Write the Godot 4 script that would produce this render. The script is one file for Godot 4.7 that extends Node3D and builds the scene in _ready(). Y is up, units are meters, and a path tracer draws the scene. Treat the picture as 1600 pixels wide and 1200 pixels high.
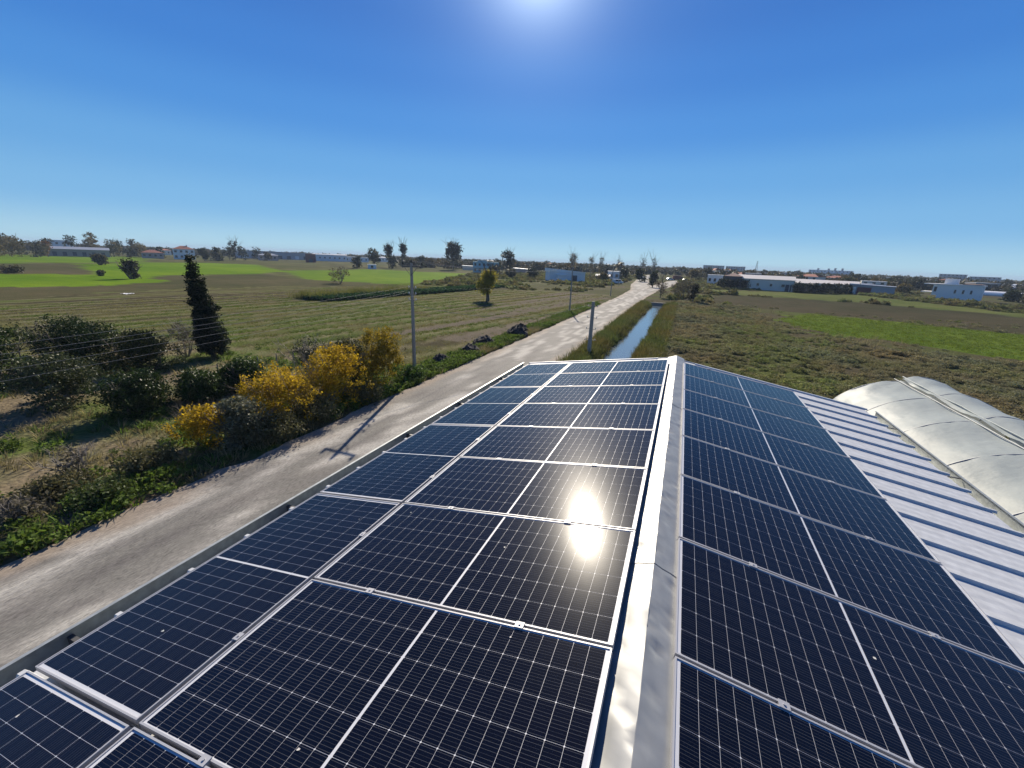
extends Node3D

const GY := -6.45            # ground level; the roof ridge is near y = 0
const PITCH := 1.154         # spacing of the panel rows along the ridge
const LONG := 2.278
const SHORT := 1.134
const SLOPE := 0.1588
const RIDGE_R := Vector3(0.334, -0.063, -0.155)   # upper edge of the panels on the right slope
const ROOF_FAR := -8.78
const ROOF_NEAR := 4.2

var M := {}
var taken := {}
var rng := RandomNumberGenerator.new()
var nz := FastNoiseLite.new()

class MB:
	var v := PackedVector3Array()
	var n := PackedVector3Array()
	var c := PackedColorArray()
	var uv := PackedVector2Array()
	var tint := Color.WHITE
	var colored := false
	func tri(a: Vector3, b: Vector3, d: Vector3, na: Vector3, nb: Vector3, nd: Vector3) -> void:
		v.append(a); v.append(d); v.append(b)
		n.append(na); n.append(nd); n.append(nb)
		if colored:
			c.append(tint); c.append(tint); c.append(tint)
	func quad(a: Vector3, b: Vector3, d: Vector3, e: Vector3) -> void:   # counter-clockwise seen from outside
		var k := (b - a).cross(d - a).normalized()
		tri(a, b, d, k, k, k)
		tri(a, d, e, k, k, k)
	func squad(a: Vector3, b: Vector3, d: Vector3, e: Vector3, na: Vector3, nb: Vector3, nd: Vector3, ne: Vector3) -> void:
		tri(a, b, d, na, nb, nd)
		tri(a, d, e, na, nd, ne)
	func box(p: Vector3, s: Vector3, b := Basis()) -> void:
		var x := b.x * s.x / 2.0
		var y := b.y * s.y / 2.0
		var z := b.z * s.z / 2.0
		quad(p - x - y + z, p + x - y + z, p + x + y + z, p - x + y + z)
		quad(p + x - y - z, p - x - y - z, p - x + y - z, p + x + y - z)
		quad(p + x - y + z, p + x - y - z, p + x + y - z, p + x + y + z)
		quad(p - x - y - z, p - x - y + z, p - x + y + z, p - x + y - z)
		quad(p - x + y + z, p + x + y + z, p + x + y - z, p - x + y - z)
		quad(p - x - y - z, p + x - y - z, p + x - y + z, p - x - y + z)
	func tube(pts: Array, rads: Array, sides := 6, cap := true) -> void:
		var rings := []
		var outs := []
		var side := Vector3.ZERO
		for i in pts.size():
			var t: Vector3 = (pts[mini(i + 1, pts.size() - 1)] - pts[maxi(i - 1, 0)]).normalized()
			if side == Vector3.ZERO:
				side = t.cross(Vector3.RIGHT if absf(t.x) < 0.8 else Vector3.UP).normalized()
			side = (side - t * side.dot(t)).normalized()
			var other := t.cross(side)
			var ring := []
			var out := []
			for k in sides:
				var a := TAU * k / sides
				var o := side * cos(a) + other * sin(a)
				out.append(o)
				ring.append(pts[i] + o * float(rads[i]))
			rings.append(ring)
			outs.append(out)
		for i in pts.size() - 1:
			for k in sides:
				var l := (k + 1) % sides
				squad(rings[i][k], rings[i][l], rings[i + 1][l], rings[i + 1][k], outs[i][k], outs[i][l], outs[i + 1][l], outs[i + 1][k])
		if cap:
			for e in [0, pts.size() - 1]:
				for k in range(1, sides - 1):
					var r: Array = rings[e]
					if e == 0:
						var q: Vector3 = (r[k + 1] - r[0]).cross(r[k] - r[0]).normalized()
						tri(r[0], r[k + 1], r[k], q, q, q)
					else:
						var q2: Vector3 = (r[k] - r[0]).cross(r[k + 1] - r[0]).normalized()
						tri(r[0], r[k], r[k + 1], q2, q2, q2)
	func prism(poly: PackedVector2Array, z0: float, z1: float) -> void:  # poly counter-clockwise in x, y; z1 > z0
		var m := poly.size()
		for i in m:
			var a := poly[i]
			var b := poly[(i + 1) % m]
			quad(Vector3(a.x, a.y, z1), Vector3(a.x, a.y, z0), Vector3(b.x, b.y, z0), Vector3(b.x, b.y, z1))
		var t := Geometry2D.triangulate_polygon(poly)
		for i in range(0, t.size(), 3):
			var p := [poly[t[i]], poly[t[i + 1]], poly[t[i + 2]]]
			if (p[1] - p[0]).cross(p[2] - p[0]) < 0.0:
				p = [p[0], p[2], p[1]]
			tri(Vector3(p[0].x, p[0].y, z1), Vector3(p[1].x, p[1].y, z1), Vector3(p[2].x, p[2].y, z1), Vector3.BACK, Vector3.BACK, Vector3.BACK)
			tri(Vector3(p[0].x, p[0].y, z0), Vector3(p[2].x, p[2].y, z0), Vector3(p[1].x, p[1].y, z0), Vector3.FORWARD, Vector3.FORWARD, Vector3.FORWARD)
	func mesh() -> ArrayMesh:
		var a := []
		a.resize(Mesh.ARRAY_MAX)
		a[Mesh.ARRAY_VERTEX] = v
		if n.size() == v.size():
			a[Mesh.ARRAY_NORMAL] = n
		if c.size() == v.size() and v.size() > 0:
			a[Mesh.ARRAY_COLOR] = c
		if uv.size() == v.size() and v.size() > 0:
			a[Mesh.ARRAY_TEX_UV] = uv
		var m := ArrayMesh.new()
		m.add_surface_from_arrays(Mesh.PRIMITIVE_TRIANGLES, a)
		return m

# ---------------------------------------------------------------- helpers

func numbered(called: String) -> String:
	var k: int = taken.get(called, 0)
	taken[called] = k + 1
	return called if k == 0 else "%s_%03d" % [called, k]

func tag(o: Node, label := "", category := "", group := "", kind := "") -> Node:
	if label: o.set_meta("label", label)
	if category: o.set_meta("category", category)
	if group: o.set_meta("group", group)
	if kind: o.set_meta("kind", kind)
	return o

func thing(called: String, label: String, category: String, at := Vector3.ZERO, turn := 0.0, group := "") -> Node3D:
	var o := Node3D.new()
	o.name = numbered(called)
	add_child(o)
	o.position = at
	o.rotation.y = turn
	tag(o, label, category, group)
	return o

func put(called: String, mesh: Mesh, m: Material, parent: Node = null) -> MeshInstance3D:
	var o := MeshInstance3D.new()
	o.mesh = mesh
	o.material_override = m
	if parent == null or parent == self:
		o.name = numbered(called)
		add_child(o)
	else:
		o.name = called
		parent.add_child(o, true)
	return o

func struct(called: String, mesh: Mesh, m: Material, parent: Node = null) -> MeshInstance3D:
	var o := put(called, mesh, m, parent)
	if parent == null:
		o.set_meta("kind", "structure")
	return o

func bar(called: String, p: Vector3, s: Vector3, m: Material, parent: Node, b := Basis()) -> MeshInstance3D:
	var k := MB.new()
	k.box(p, s, b)
	return put(called, k.mesh(), m, parent)

func lin(r: float, g: float, b: float) -> Color:
	return Color(r, g, b).linear_to_srgb()

func mat(col: Color, rough := 0.8, metal := 0.0, spec := 0.5) -> StandardMaterial3D:
	var m := StandardMaterial3D.new()
	m.albedo_color = col
	m.roughness = rough
	m.metallic = metal
	m.metallic_specular = spec
	return m

func noise_tex(freq: float, lo: Color, hi: Color, octaves := 4, sd := 1, size := 512, type := FastNoiseLite.TYPE_SIMPLEX_SMOOTH, mid := 0.5) -> NoiseTexture2D:
	var f := FastNoiseLite.new()
	f.noise_type = type
	f.frequency = freq
	f.fractal_octaves = octaves
	f.seed = sd
	var g := Gradient.new()
	g.offsets = PackedFloat32Array([0.0, mid, 1.0])
	g.colors = PackedColorArray([lo, lo.lerp(hi, 0.5), hi])
	var t := NoiseTexture2D.new()
	t.width = size
	t.height = size
	t.seamless = true
	t.noise = f
	t.color_ramp = g
	return t

func grey(k: float) -> Color:
	return lin(k, k, k)

func ground_at(x: float, z: float) -> float:
	return GY + relief(x, z)

func relief(x: float, z: float) -> float:
	var h := 0.0
	if x > -16.6 and x < -8.4 and z > -175.0:
		var e := minf(x + 16.6, -8.4 - x)
		return -0.06 * clampf(e / 0.8, 0.0, 1.0)
	var d := sqrt(x * x + z * z)
	h += nz.get_noise_2d(x * 0.6, z * 0.6) * 0.10
	h += nz.get_noise_2d(x * 3.1 + 90.0, z * 3.1) * 0.05
	if x > -1.5:
		h += nz.get_noise_2d(x * 1.3, z * 1.3 + 300.0) * 0.22
	if z > -104.0 and x > -8.4 and x < -1.0:
		var off := nz.get_noise_2d(z * 2.0, 50.0) * 0.5
		var c := absf(x + 4.95 + off)
		h = lerpf(-0.95, h * 0.4, smoothstep(0.9, 2.4, c)) if z > -102.0 else lerpf(-0.95, h, smoothstep(-102.0, -104.0, z))
	if d > 160.0:
		h *= 160.0 / d
	if x < -17.0 and x > -45.0 and z > -30.0:
		h += nz.get_noise_2d(x * 1.7 + 11.0, z * 1.7) * 0.22 * smoothstep(-17.0, -19.0, x)
	return h

# ---------------------------------------------------------------- foliage

func leaf_mesh(sd: int, lobes: Array, clumps: int, per: int, spread: float, leaf: float, c1: Color, c2: Color, shell := 0.55, long := 1.6, droop := 0.0) -> ArrayMesh:
	var r := RandomNumberGenerator.new()
	r.seed = sd
	var nv := clumps * per * 4
	var v := PackedVector3Array(); v.resize(nv)
	var c := PackedColorArray(); c.resize(nv)
	var idx := PackedInt32Array(); idx.resize(clumps * per * 6)
	var weights := []
	var total := 0.0
	for l in lobes:
		var s: Vector3 = l[1]
		total += pow(s.x * s.y * s.z, 0.667)
		weights.append(total)
	var k := 0
	for i in clumps:
		var pick := r.randf() * total
		var li := 0
		while weights[li] < pick and li < weights.size() - 1:
			li += 1
		var d := Vector3(r.randfn(), r.randfn(), r.randfn()).normalized()
		var q := lerpf(shell, 1.0, sqrt(r.randf()))
		var at: Vector3 = lobes[li][0] + d * lobes[li][1] * q
		if at.y < 0.05: at.y = 0.05 + r.randf() * 0.2
		var tone := r.randf()
		for j in per:
			var p := at + Vector3(r.randfn(), r.randfn() * 0.8, r.randfn()) * spread
			p.y = maxf(p.y, 0.02)
			var s := leaf * r.randf_range(0.45, 1.5)
			var a := Vector3(r.randfn(), r.randfn() * 0.7 - droop * 2.0, r.randfn()).normalized()
			var b := a.cross(Vector3(r.randfn(), r.randfn(), r.randfn())).normalized() * s * 0.5
			a *= s * long * 0.5
			v[k] = p - a; v[k + 1] = p - b; v[k + 2] = p + a; v[k + 3] = p + b
			var col := c1.lerp(c2, clampf(tone * 0.6 + r.randf() * 0.4, 0.0, 1.0))
			var w := r.randf_range(0.75, 1.25)
			col = Color(col.r * w, col.g * w, col.b * w)
			c[k] = col; c[k + 1] = col; c[k + 2] = col; c[k + 3] = col
			var o := (i * per + j) * 6
			idx[o] = k; idx[o + 1] = k + 1; idx[o + 2] = k + 2
			idx[o + 3] = k; idx[o + 4] = k + 2; idx[o + 5] = k + 3
			k += 4
	var arr := []
	arr.resize(Mesh.ARRAY_MAX)
	arr[Mesh.ARRAY_VERTEX] = v
	arr[Mesh.ARRAY_COLOR] = c
	arr[Mesh.ARRAY_INDEX] = idx
	var m := ArrayMesh.new()
	m.add_surface_from_arrays(Mesh.PRIMITIVE_TRIANGLES, arr)
	return m

func leaf_mat(back := 0.45, rough := 0.55) -> StandardMaterial3D:
	var m := mat(Color.WHITE, rough)
	m.vertex_color_use_as_albedo = true
	m.metallic_specular = 0.26
	m.backlight_enabled = true
	m.backlight = lin(back, back, back * 0.8)
	m.cull_mode = BaseMaterial3D.CULL_DISABLED
	return m

# limbs that fork; every limb is added to one tube mesh
func limbs(k: MB, r: RandomNumberGenerator, from: Vector3, dir: Vector3, length: float, rad: float, depth: int, spread: float, sides := 5) -> void:
	var mid := from + dir * length * 0.5 + Vector3(r.randfn(), r.randfn() * 0.5, r.randfn()) * length * 0.06
	var to := from + dir * length + Vector3(r.randfn(), 0.0, r.randfn()) * length * 0.05
	k.tube([from, mid, to], [rad, rad * 0.82, rad * 0.62], sides, false)
	if depth <= 0:
		return
	for i in (2 if r.randf() < 0.5 else 3):
		var d := (dir + Vector3(r.randfn(), r.randf_range(-0.1, 0.6), r.randfn()) * spread).normalized()
		limbs(k, r, to if i < 2 else mid, d, length * r.randf_range(0.6, 0.85), rad * 0.6, depth - 1, spread, maxi(3, sides - 1))

# kind: dictionary with the look of the plant
func plant(called: String, label: String, category: String, x: float, z: float, h: float, w: float, o: Dictionary, sd: int, group := "") -> Node3D:
	var t := thing(called, label, category, Vector3(x, ground_at(x, z) - 0.03, z), 0.0, group)
	var r := RandomNumberGenerator.new()
	r.seed = sd
	var lobes := []
	var n: int = o.get("lobes", 7)
	var clear: float = o.get("clear", 0.0) * h     # bare stem below the crown
	var ch := h - clear
	var top_w: float = o.get("top", 0.75)
	for i in n:
		var f := (i + 0.5) / n
		var a := r.randf() * TAU
		var wide := w * 0.5 * lerpf(1.0, top_w, f)
		var rad := wide * r.randf_range(0.32, 0.66)
		var rr := maxf(wide - rad, 0.0) * r.randf_range(0.5, 1.0)
		var ry := minf(rad * r.randf_range(0.8, 1.2) * o.get("tall", 1.0), ch * 0.5)
		lobes.append([Vector3(cos(a) * rr, clear + clampf(ch * lerpf(0.15, 0.95, f), ry * 0.7, ch - ry), sin(a) * rr), Vector3(rad, ry, rad)])
	lobes.append([Vector3(r.randfn() * 0.05 * w, h - ch * 0.28, r.randfn() * 0.05 * w), Vector3(w * 0.25 * top_w / 0.75, ch * 0.28, w * 0.25 * top_w / 0.75)])
	for i in int(o.get("spikes", 0)):      # shoots that stick out of the crown and break its outline
		var a := r.randf() * TAU
		var rr := w * 0.5 * sqrt(r.randf()) * 0.95
		var hy := h * (1.0 - 0.45 * pow(rr / (w * 0.5), 2.0)) * r.randf_range(0.82, 1.12)
		var ry := r.randf_range(0.25, 0.5) * minf(1.0, h * 0.35)
		lobes.append([Vector3(cos(a) * rr, hy - ry, sin(a) * rr), Vector3(r.randf_range(0.06, 0.2), ry, r.randf_range(0.06, 0.2))])
	var k := MB.new()
	var tr: float = o.get("trunk", 0.06)
	if o.get("stems", 0) > 0:
		for i in int(o.stems):
			var a := r.randf() * TAU
			var foot := Vector3(cos(a), 0, sin(a)) * w * 0.08
			k = MB.new()
			limbs(k, r, foot, (Vector3(cos(a) * 0.45, 1.0, sin(a) * 0.45)).normalized(), h * 0.42, tr, o.get("forks", 2), 0.45)
			put("stem", k.mesh(), o.get("bark", M.bark), t)
	else:
		var lean := Vector3(r.randfn() * 0.03, 1, r.randfn() * 0.03)
		var up := maxf(clear * 1.1, h * 0.25)
		k.tube([Vector3(0, -0.1, 0), lean * up * 0.5, lean * up], [tr * 1.25, tr, tr * 0.85], 7, false)
		for i in o.get("boughs", 4):
			var l: Array = lobes[r.randi() % lobes.size()]
			var d: Vector3 = l[0] - lean * up
			if d.length() > 0.1:
				limbs(k, r, lean * up, d.normalized(), d.length() * 0.8, tr * 0.6, o.get("forks", 1), 0.4)
		put("trunk", k.mesh(), o.get("bark", M.bark), t)
	if o.get("clumps", 100) > 0:
		put("crown" if o.get("stems", 0) == 0 else "foliage", leaf_mesh(sd + 5, lobes, o.get("clumps", 100), o.get("per", 30), o.get("spread", 0.16), o.get("leaf", 0.11), o.c1, o.c2, o.get("shell", 0.5), o.get("long", 1.6), o.get("droop", 0.0)), o.get("mat", M.leaf), t)
	return t

func scatter(called: String, label: String, category: String, mesh: Mesh, m: Material, places: Array, tints: Array) -> void:
	var mm := MultiMesh.new()
	mm.transform_format = MultiMesh.TRANSFORM_3D
	mm.use_colors = true
	mm.mesh = mesh
	mm.instance_count = places.size()
	for i in places.size():
		mm.set_instance_transform(i, places[i])
		mm.set_instance_color(i, tints[i])
	var o := MultiMeshInstance3D.new()
	o.multimesh = mm
	o.material_override = m
	o.name = numbered(called)
	add_child(o)
	tag(o, label, category, "", "stuff")

# blades that stand on the ground, fanning out
func tuft_mesh(sd: int, blades: int, h: float, w: float, wide: float, c1: Color, c2: Color, arch := 0.5) -> ArrayMesh:
	var r := RandomNumberGenerator.new()
	r.seed = sd
	var k := MB.new()
	k.colored = true
	for i in blades:
		var a := r.randf() * TAU
		var d := Vector3(cos(a), 0, sin(a))
		var p := d * w * 0.5 * sqrt(r.randf())
		var hh := h * r.randf_range(0.5, 1.1)
		var b := Vector3(-d.z, 0, d.x).rotated(Vector3.UP, r.randfn() * 0.6) * wide * 0.5
		var m := p + d * hh * arch * 0.3 + Vector3.UP * hh * 0.6
		var e := p + d * hh * arch * r.randf_range(0.5, 1.2) + Vector3.UP * hh
		var col := c1.lerp(c2, r.randf())
		k.tint = col
		k.v.append_array([p - b, m - b * 0.7, p + b, p + b, m - b * 0.7, m + b * 0.7, m - b * 0.7, e, m + b * 0.7])
		for j in 9: k.c.append(col)
	return k.mesh()

func turned(x: float, z: float, s: float, sy := 1.0, sink := 0.0) -> Transform3D:
	var b := Basis(Vector3.UP, rng.randf() * TAU).scaled(Vector3(s, s * sy, s))
	return Transform3D(b, Vector3(x, ground_at(x, z) - sink, z))

# ---------------------------------------------------------------- light, camera, materials

func make_sky(sun: Vector3) -> void:
	var w := 512
	var h := 256
	var im := Image.create(w, h, false, Image.FORMAT_RGBF)
	var air := Curve3D.new()        # colour of the clear air against the sine of the height
	for q in [Vector3(0.30, 0.47, 0.56), Vector3(0.145, 0.325, 0.535), Vector3(0.098, 0.265, 0.51), Vector3(0.056, 0.195, 0.475), Vector3(0.039, 0.152, 0.43), Vector3(0.031, 0.124, 0.385), Vector3(0.026, 0.105, 0.34), Vector3(0.024, 0.09, 0.285), Vector3(0.020, 0.078, 0.26), Vector3(0.017, 0.068, 0.24), Vector3(0.015, 0.062, 0.225), Vector3(0.013, 0.056, 0.21), Vector3(0.012, 0.05, 0.2)]:
		air.add_point(q)
	for j in h:
		var el := (0.5 - (j + 0.5) / h) * PI
		var y := maxf(sin(el), 0.0)
		var base := air.samplef(minf(y * 12.0, 11.999))
		for i in w:
			var az := (i + 0.5) / w * TAU
			var d := Vector3(sin(az) * cos(el), sin(el), -cos(az) * cos(el))
			var c := clampf(d.dot(sun), -1.0, 1.0)
			var th := rad_to_deg(acos(c))
			var glow := 0.016 * exp(-th / 22.0) + 0.12 * exp(-th / 6.5) + 1.6 * exp(-th / 2.4)
			var col := base * (0.86 + 0.14 * c) + Vector3(0.85, 0.96, 1.0) * glow
			im.set_pixel(i, j, Color(col.x, col.y, col.z))
	var m := PanoramaSkyMaterial.new()
	m.panorama = ImageTexture.create_from_image(im)
	var s := Sky.new()
	s.sky_material = m
	var e := Environment.new()
	e.background_mode = Environment.BG_SKY
	e.sky = s
	e.tonemap_mode = Environment.TONE_MAPPER_LINEAR
	e.tonemap_exposure = 1.55
	e.sdfgi_enabled = true
	e.ssao_enabled = true
	e.ssil_enabled = true
	e.fog_enabled = true
	e.fog_density = 0.00022
	e.fog_light_color = Color(0.80, 0.88, 0.97)
	var we := WorldEnvironment.new()
	we.name = "environment"
	we.environment = e
	add_child(we)

func light_and_camera() -> void:
	var cam := Camera3D.new()
	cam.name = "camera"
	cam.fov = 85.3
	cam.near = 0.05
	cam.far = 9000.0
	cam.position = Vector3(0.089, 2.046, 1.919)
	cam.rotation = Vector3(-0.28884, 0.37331, 0.03834)
	add_child(cam)
	cam.current = true
	var el := deg_to_rad(30.2)
	var az := deg_to_rad(-20.2)
	var sun := Vector3(sin(az) * cos(el), sin(el), -cos(az) * cos(el))
	make_sky(sun)
	var l := DirectionalLight3D.new()
	l.name = "sun"
	l.light_energy = 1.6
	l.light_color = Color(1.0, 0.95, 0.87)
	l.light_angular_distance = 0.5
	l.shadow_enabled = true
	add_child(l)
	l.look_at_from_position(sun * 100.0, Vector3.ZERO, Vector3.UP)

func make_materials() -> void:
	nz.frequency = 0.05
	nz.fractal_octaves = 3
	nz.seed = 7
	rng.seed = 4711
	M.bark = mat(lin(0.10, 0.085, 0.07), 0.9)
	M.grey_bark = mat(lin(0.22, 0.20, 0.18), 0.9)
	M.leaf = leaf_mat(0.6, 0.6)
	M.gloss_leaf = leaf_mat(0.45, 0.5)
	M.yellow_leaf = leaf_mat(1.0, 0.65)
	M.grass = leaf_mat(0.8, 0.75)
	M.twig = leaf_mat(0.6, 0.85)
	# ground
	var g := mat(Color.WHITE, 0.95, 0.0, 0.08)
	g.vertex_color_use_as_albedo = true
	g.uv1_triplanar = true
	g.uv1_world_triplanar = true
	g.uv1_scale = Vector3(0.11, 0.11, 0.11)
	g.albedo_texture = noise_tex(0.03, grey(0.45), grey(1.0), 6, 3, 1024)
	g.heightmap_enabled = true
	g.heightmap_texture = noise_tex(0.06, Color.BLACK, Color.WHITE, 5, 5, 512)
	g.heightmap_scale = 6.0
	M.ground = g
	var rd := mat(Color.WHITE, 0.85, 0.0, 0.3)
	rd.vertex_color_use_as_albedo = true
	rd.uv1_triplanar = true
	rd.uv1_world_triplanar = true
	rd.uv1_scale = Vector3(0.36, 0.2, 0.10)
	rd.albedo_texture = noise_tex(0.035, grey(0.5), grey(1.0), 6, 9, 1024)
	rd.detail_enabled = true
	rd.detail_blend_mode = BaseMaterial3D.BLEND_MODE_MUL
	var cr := noise_tex(0.012, grey(1.0), grey(0.35), 4, 77, 1024)
	cr.noise.fractal_type = FastNoiseLite.FRACTAL_RIDGED
	cr.color_ramp.offsets = PackedFloat32Array([0.0, 0.74, 0.84, 1.0])
	cr.color_ramp.colors = PackedColorArray([grey(1.0), grey(0.97), grey(0.78), grey(0.7)])
	rd.detail_albedo = cr
	rd.heightmap_enabled = true
	rd.heightmap_texture = noise_tex(0.2, Color.BLACK, Color.WHITE, 4, 12, 512)
	rd.heightmap_scale = 1.0
	M.road = rd
	var wt := mat(lin(0.15, 0.18, 0.19), 0.06, 0.0, 0.6)
	wt.heightmap_enabled = true
	wt.heightmap_texture = noise_tex(0.05, Color.BLACK, Color.WHITE, 3, 31, 256)
	wt.heightmap_scale = 0.4
	wt.uv1_triplanar = true
	wt.uv1_world_triplanar = true
	wt.uv1_scale = Vector3(0.3, 0.3, 0.3)
	M.water = wt
	# panels
	M.alu = mat(lin(0.42, 0.42, 0.43), 0.5, 0.3)
	M.backsheet = mat(lin(0.55, 0.56, 0.58), 0.5)
	var ci := Image.create(4, 256, false, Image.FORMAT_RGB8)
	var cell := lin(0.0032, 0.0042, 0.010)
	var wire := lin(0.085, 0.088, 0.095)
	for y in 256:
		var f := fmod(y / 256.0 * 10.0, 1.0)
		ci.fill_rect(Rect2i(0, y, 4, 1), wire if absf(f - 0.5) < 0.035 else cell)
	var cm := mat(Color.WHITE, 0.22, 0.0, 0.08)
	cm.albedo_texture = ImageTexture.create_from_image(ci)
	M.cell = cm
	var gl := mat(Color(1, 1, 1, 0.0), 0.055, 0.0, 0.36)
	gl.roughness_texture = noise_tex(0.05, grey(0.62), grey(1.0), 4, 91, 512)
	gl.uv1_triplanar = true
	gl.uv1_world_triplanar = true
	gl.uv1_scale = Vector3(0.6, 0.6, 0.6)
	gl.transparency = BaseMaterial3D.TRANSPARENCY_ALPHA
	M.pv_glass = gl
	# metal sheet
	var sheet := mat(lin(0.60, 0.61, 0.61), 0.5, 0.05)
	sheet.albedo_texture = noise_tex(0.02, grey(0.74), grey(1.0), 5, 21, 512)
	sheet.uv1_triplanar = true
	sheet.uv1_world_triplanar = true
	sheet.uv1_scale = Vector3(0.7, 0.7, 0.7)
	M.sheet = sheet
	var capm := mat(lin(0.31, 0.32, 0.315), 0.45, 0.10)
	capm.albedo_texture = noise_tex(0.012, grey(0.8), grey(1.0), 5, 23, 512)
	capm.uv1_triplanar = true
	capm.uv1_world_triplanar = true
	M.cap = capm
	var gut := mat(lin(0.42, 0.45, 0.44), 0.5, 0.4)
	gut.albedo_texture = noise_tex(0.02, grey(0.65), grey(1.0), 5, 25, 512)
	gut.uv1_triplanar = true
	gut.uv1_world_triplanar = true
	M.gutter = gut
	M.plaster = mat(lin(0.55, 0.54, 0.50), 0.85)
	# greenhouse film
	var film := mat(lin(0.36, 0.40, 0.39), 0.5, 0.0, 0.3)
	film.backlight_enabled = true
	film.backlight = lin(0.5, 0.51, 0.5)
	film.heightmap_enabled = true
	film.heightmap_texture = noise_tex(0.012, Color.BLACK, Color.WHITE, 4, 41, 512)
	film.heightmap_scale = 0.8
	film.uv1_triplanar = true
	film.uv1_world_triplanar = true
	film.uv1_scale = Vector3(0.5, 0.5, 0.5)
	M.film = film
	M.steel = mat(lin(0.30, 0.31, 0.31), 0.6, 0.3)
	# poles and wires
	var conc := mat(lin(0.40, 0.365, 0.32), 0.9)
	conc.albedo_texture = noise_tex(0.05, grey(0.6), grey(1.0), 5, 51, 256)
	conc.uv1_triplanar = true
	conc.uv1_world_triplanar = true
	M.concrete = conc
	M.insulator = mat(lin(0.03, 0.022, 0.02), 0.25)
	M.porcelain = mat(lin(0.7, 0.7, 0.68), 0.25)
	M.wire = mat(lin(0.22, 0.22, 0.22), 0.6, 0.2)
	M.iron = mat(lin(0.12, 0.12, 0.12), 0.6, 0.5)
	# buildings
	M.white_wall = mat(lin(0.80, 0.79, 0.76), 0.85)
	M.pale_wall = mat(lin(0.68, 0.64, 0.57), 0.85)
	M.tan_wall = mat(lin(0.33, 0.28, 0.24), 0.9)
	M.blue_wall = mat(lin(0.68, 0.71, 0.73), 0.7)
	M.teal_wall = mat(lin(0.30, 0.48, 0.52), 0.8)
	M.pink_wall = mat(lin(0.42, 0.33, 0.31), 0.85)
	M.grey_wall = mat(lin(0.35, 0.36, 0.38), 0.85)
	M.dark_wall = mat(lin(0.07, 0.08, 0.10), 0.8)
	M.red_roof = mat(lin(0.30, 0.09, 0.055), 0.85)
	M.tile_roof = mat(lin(0.40, 0.25, 0.18), 0.85)
	M.white_roof = mat(lin(0.78, 0.78, 0.76), 0.5)
	M.cream_roof = mat(lin(0.72, 0.66, 0.58), 0.6)
	M.grey_roof = mat(lin(0.30, 0.33, 0.38), 0.6)
	M.window = mat(lin(0.03, 0.035, 0.045), 0.15)
	M.maroon = mat(lin(0.16, 0.03, 0.03), 0.7)
	M.rust = mat(lin(0.16, 0.05, 0.035), 0.8)
	M.car_white = mat(lin(0.75, 0.75, 0.75), 0.25)
	M.car_dark = mat(lin(0.05, 0.055, 0.07), 0.25)
	M.tyre = mat(lin(0.02, 0.02, 0.02), 0.9)
	M.soil = mat(lin(0.035, 0.032, 0.032), 0.95)
	M.soil.heightmap_enabled = true
	M.soil.heightmap_texture = noise_tex(0.05, Color.BLACK, Color.WHITE, 5, 61, 256)
	M.soil.heightmap_scale = 12.0
	M.soil.uv1_triplanar = true
	M.soil.uv1_world_triplanar = true

# ---------------------------------------------------------------- ground, road, canal

var fields := []

func field(c: Color, pts: Array, rag := 2.0) -> void:
	var p := PackedVector2Array()
	var lo := Vector2(1e9, 1e9)
	var hi := -lo
	for q in pts:
		var u := Vector2(q[0], q[1])
		p.append(u)
		lo = lo.min(u)
		hi = hi.max(u)
	fields.append([c, p, Rect2(lo, hi - lo).grow(rag), rag])

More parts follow.
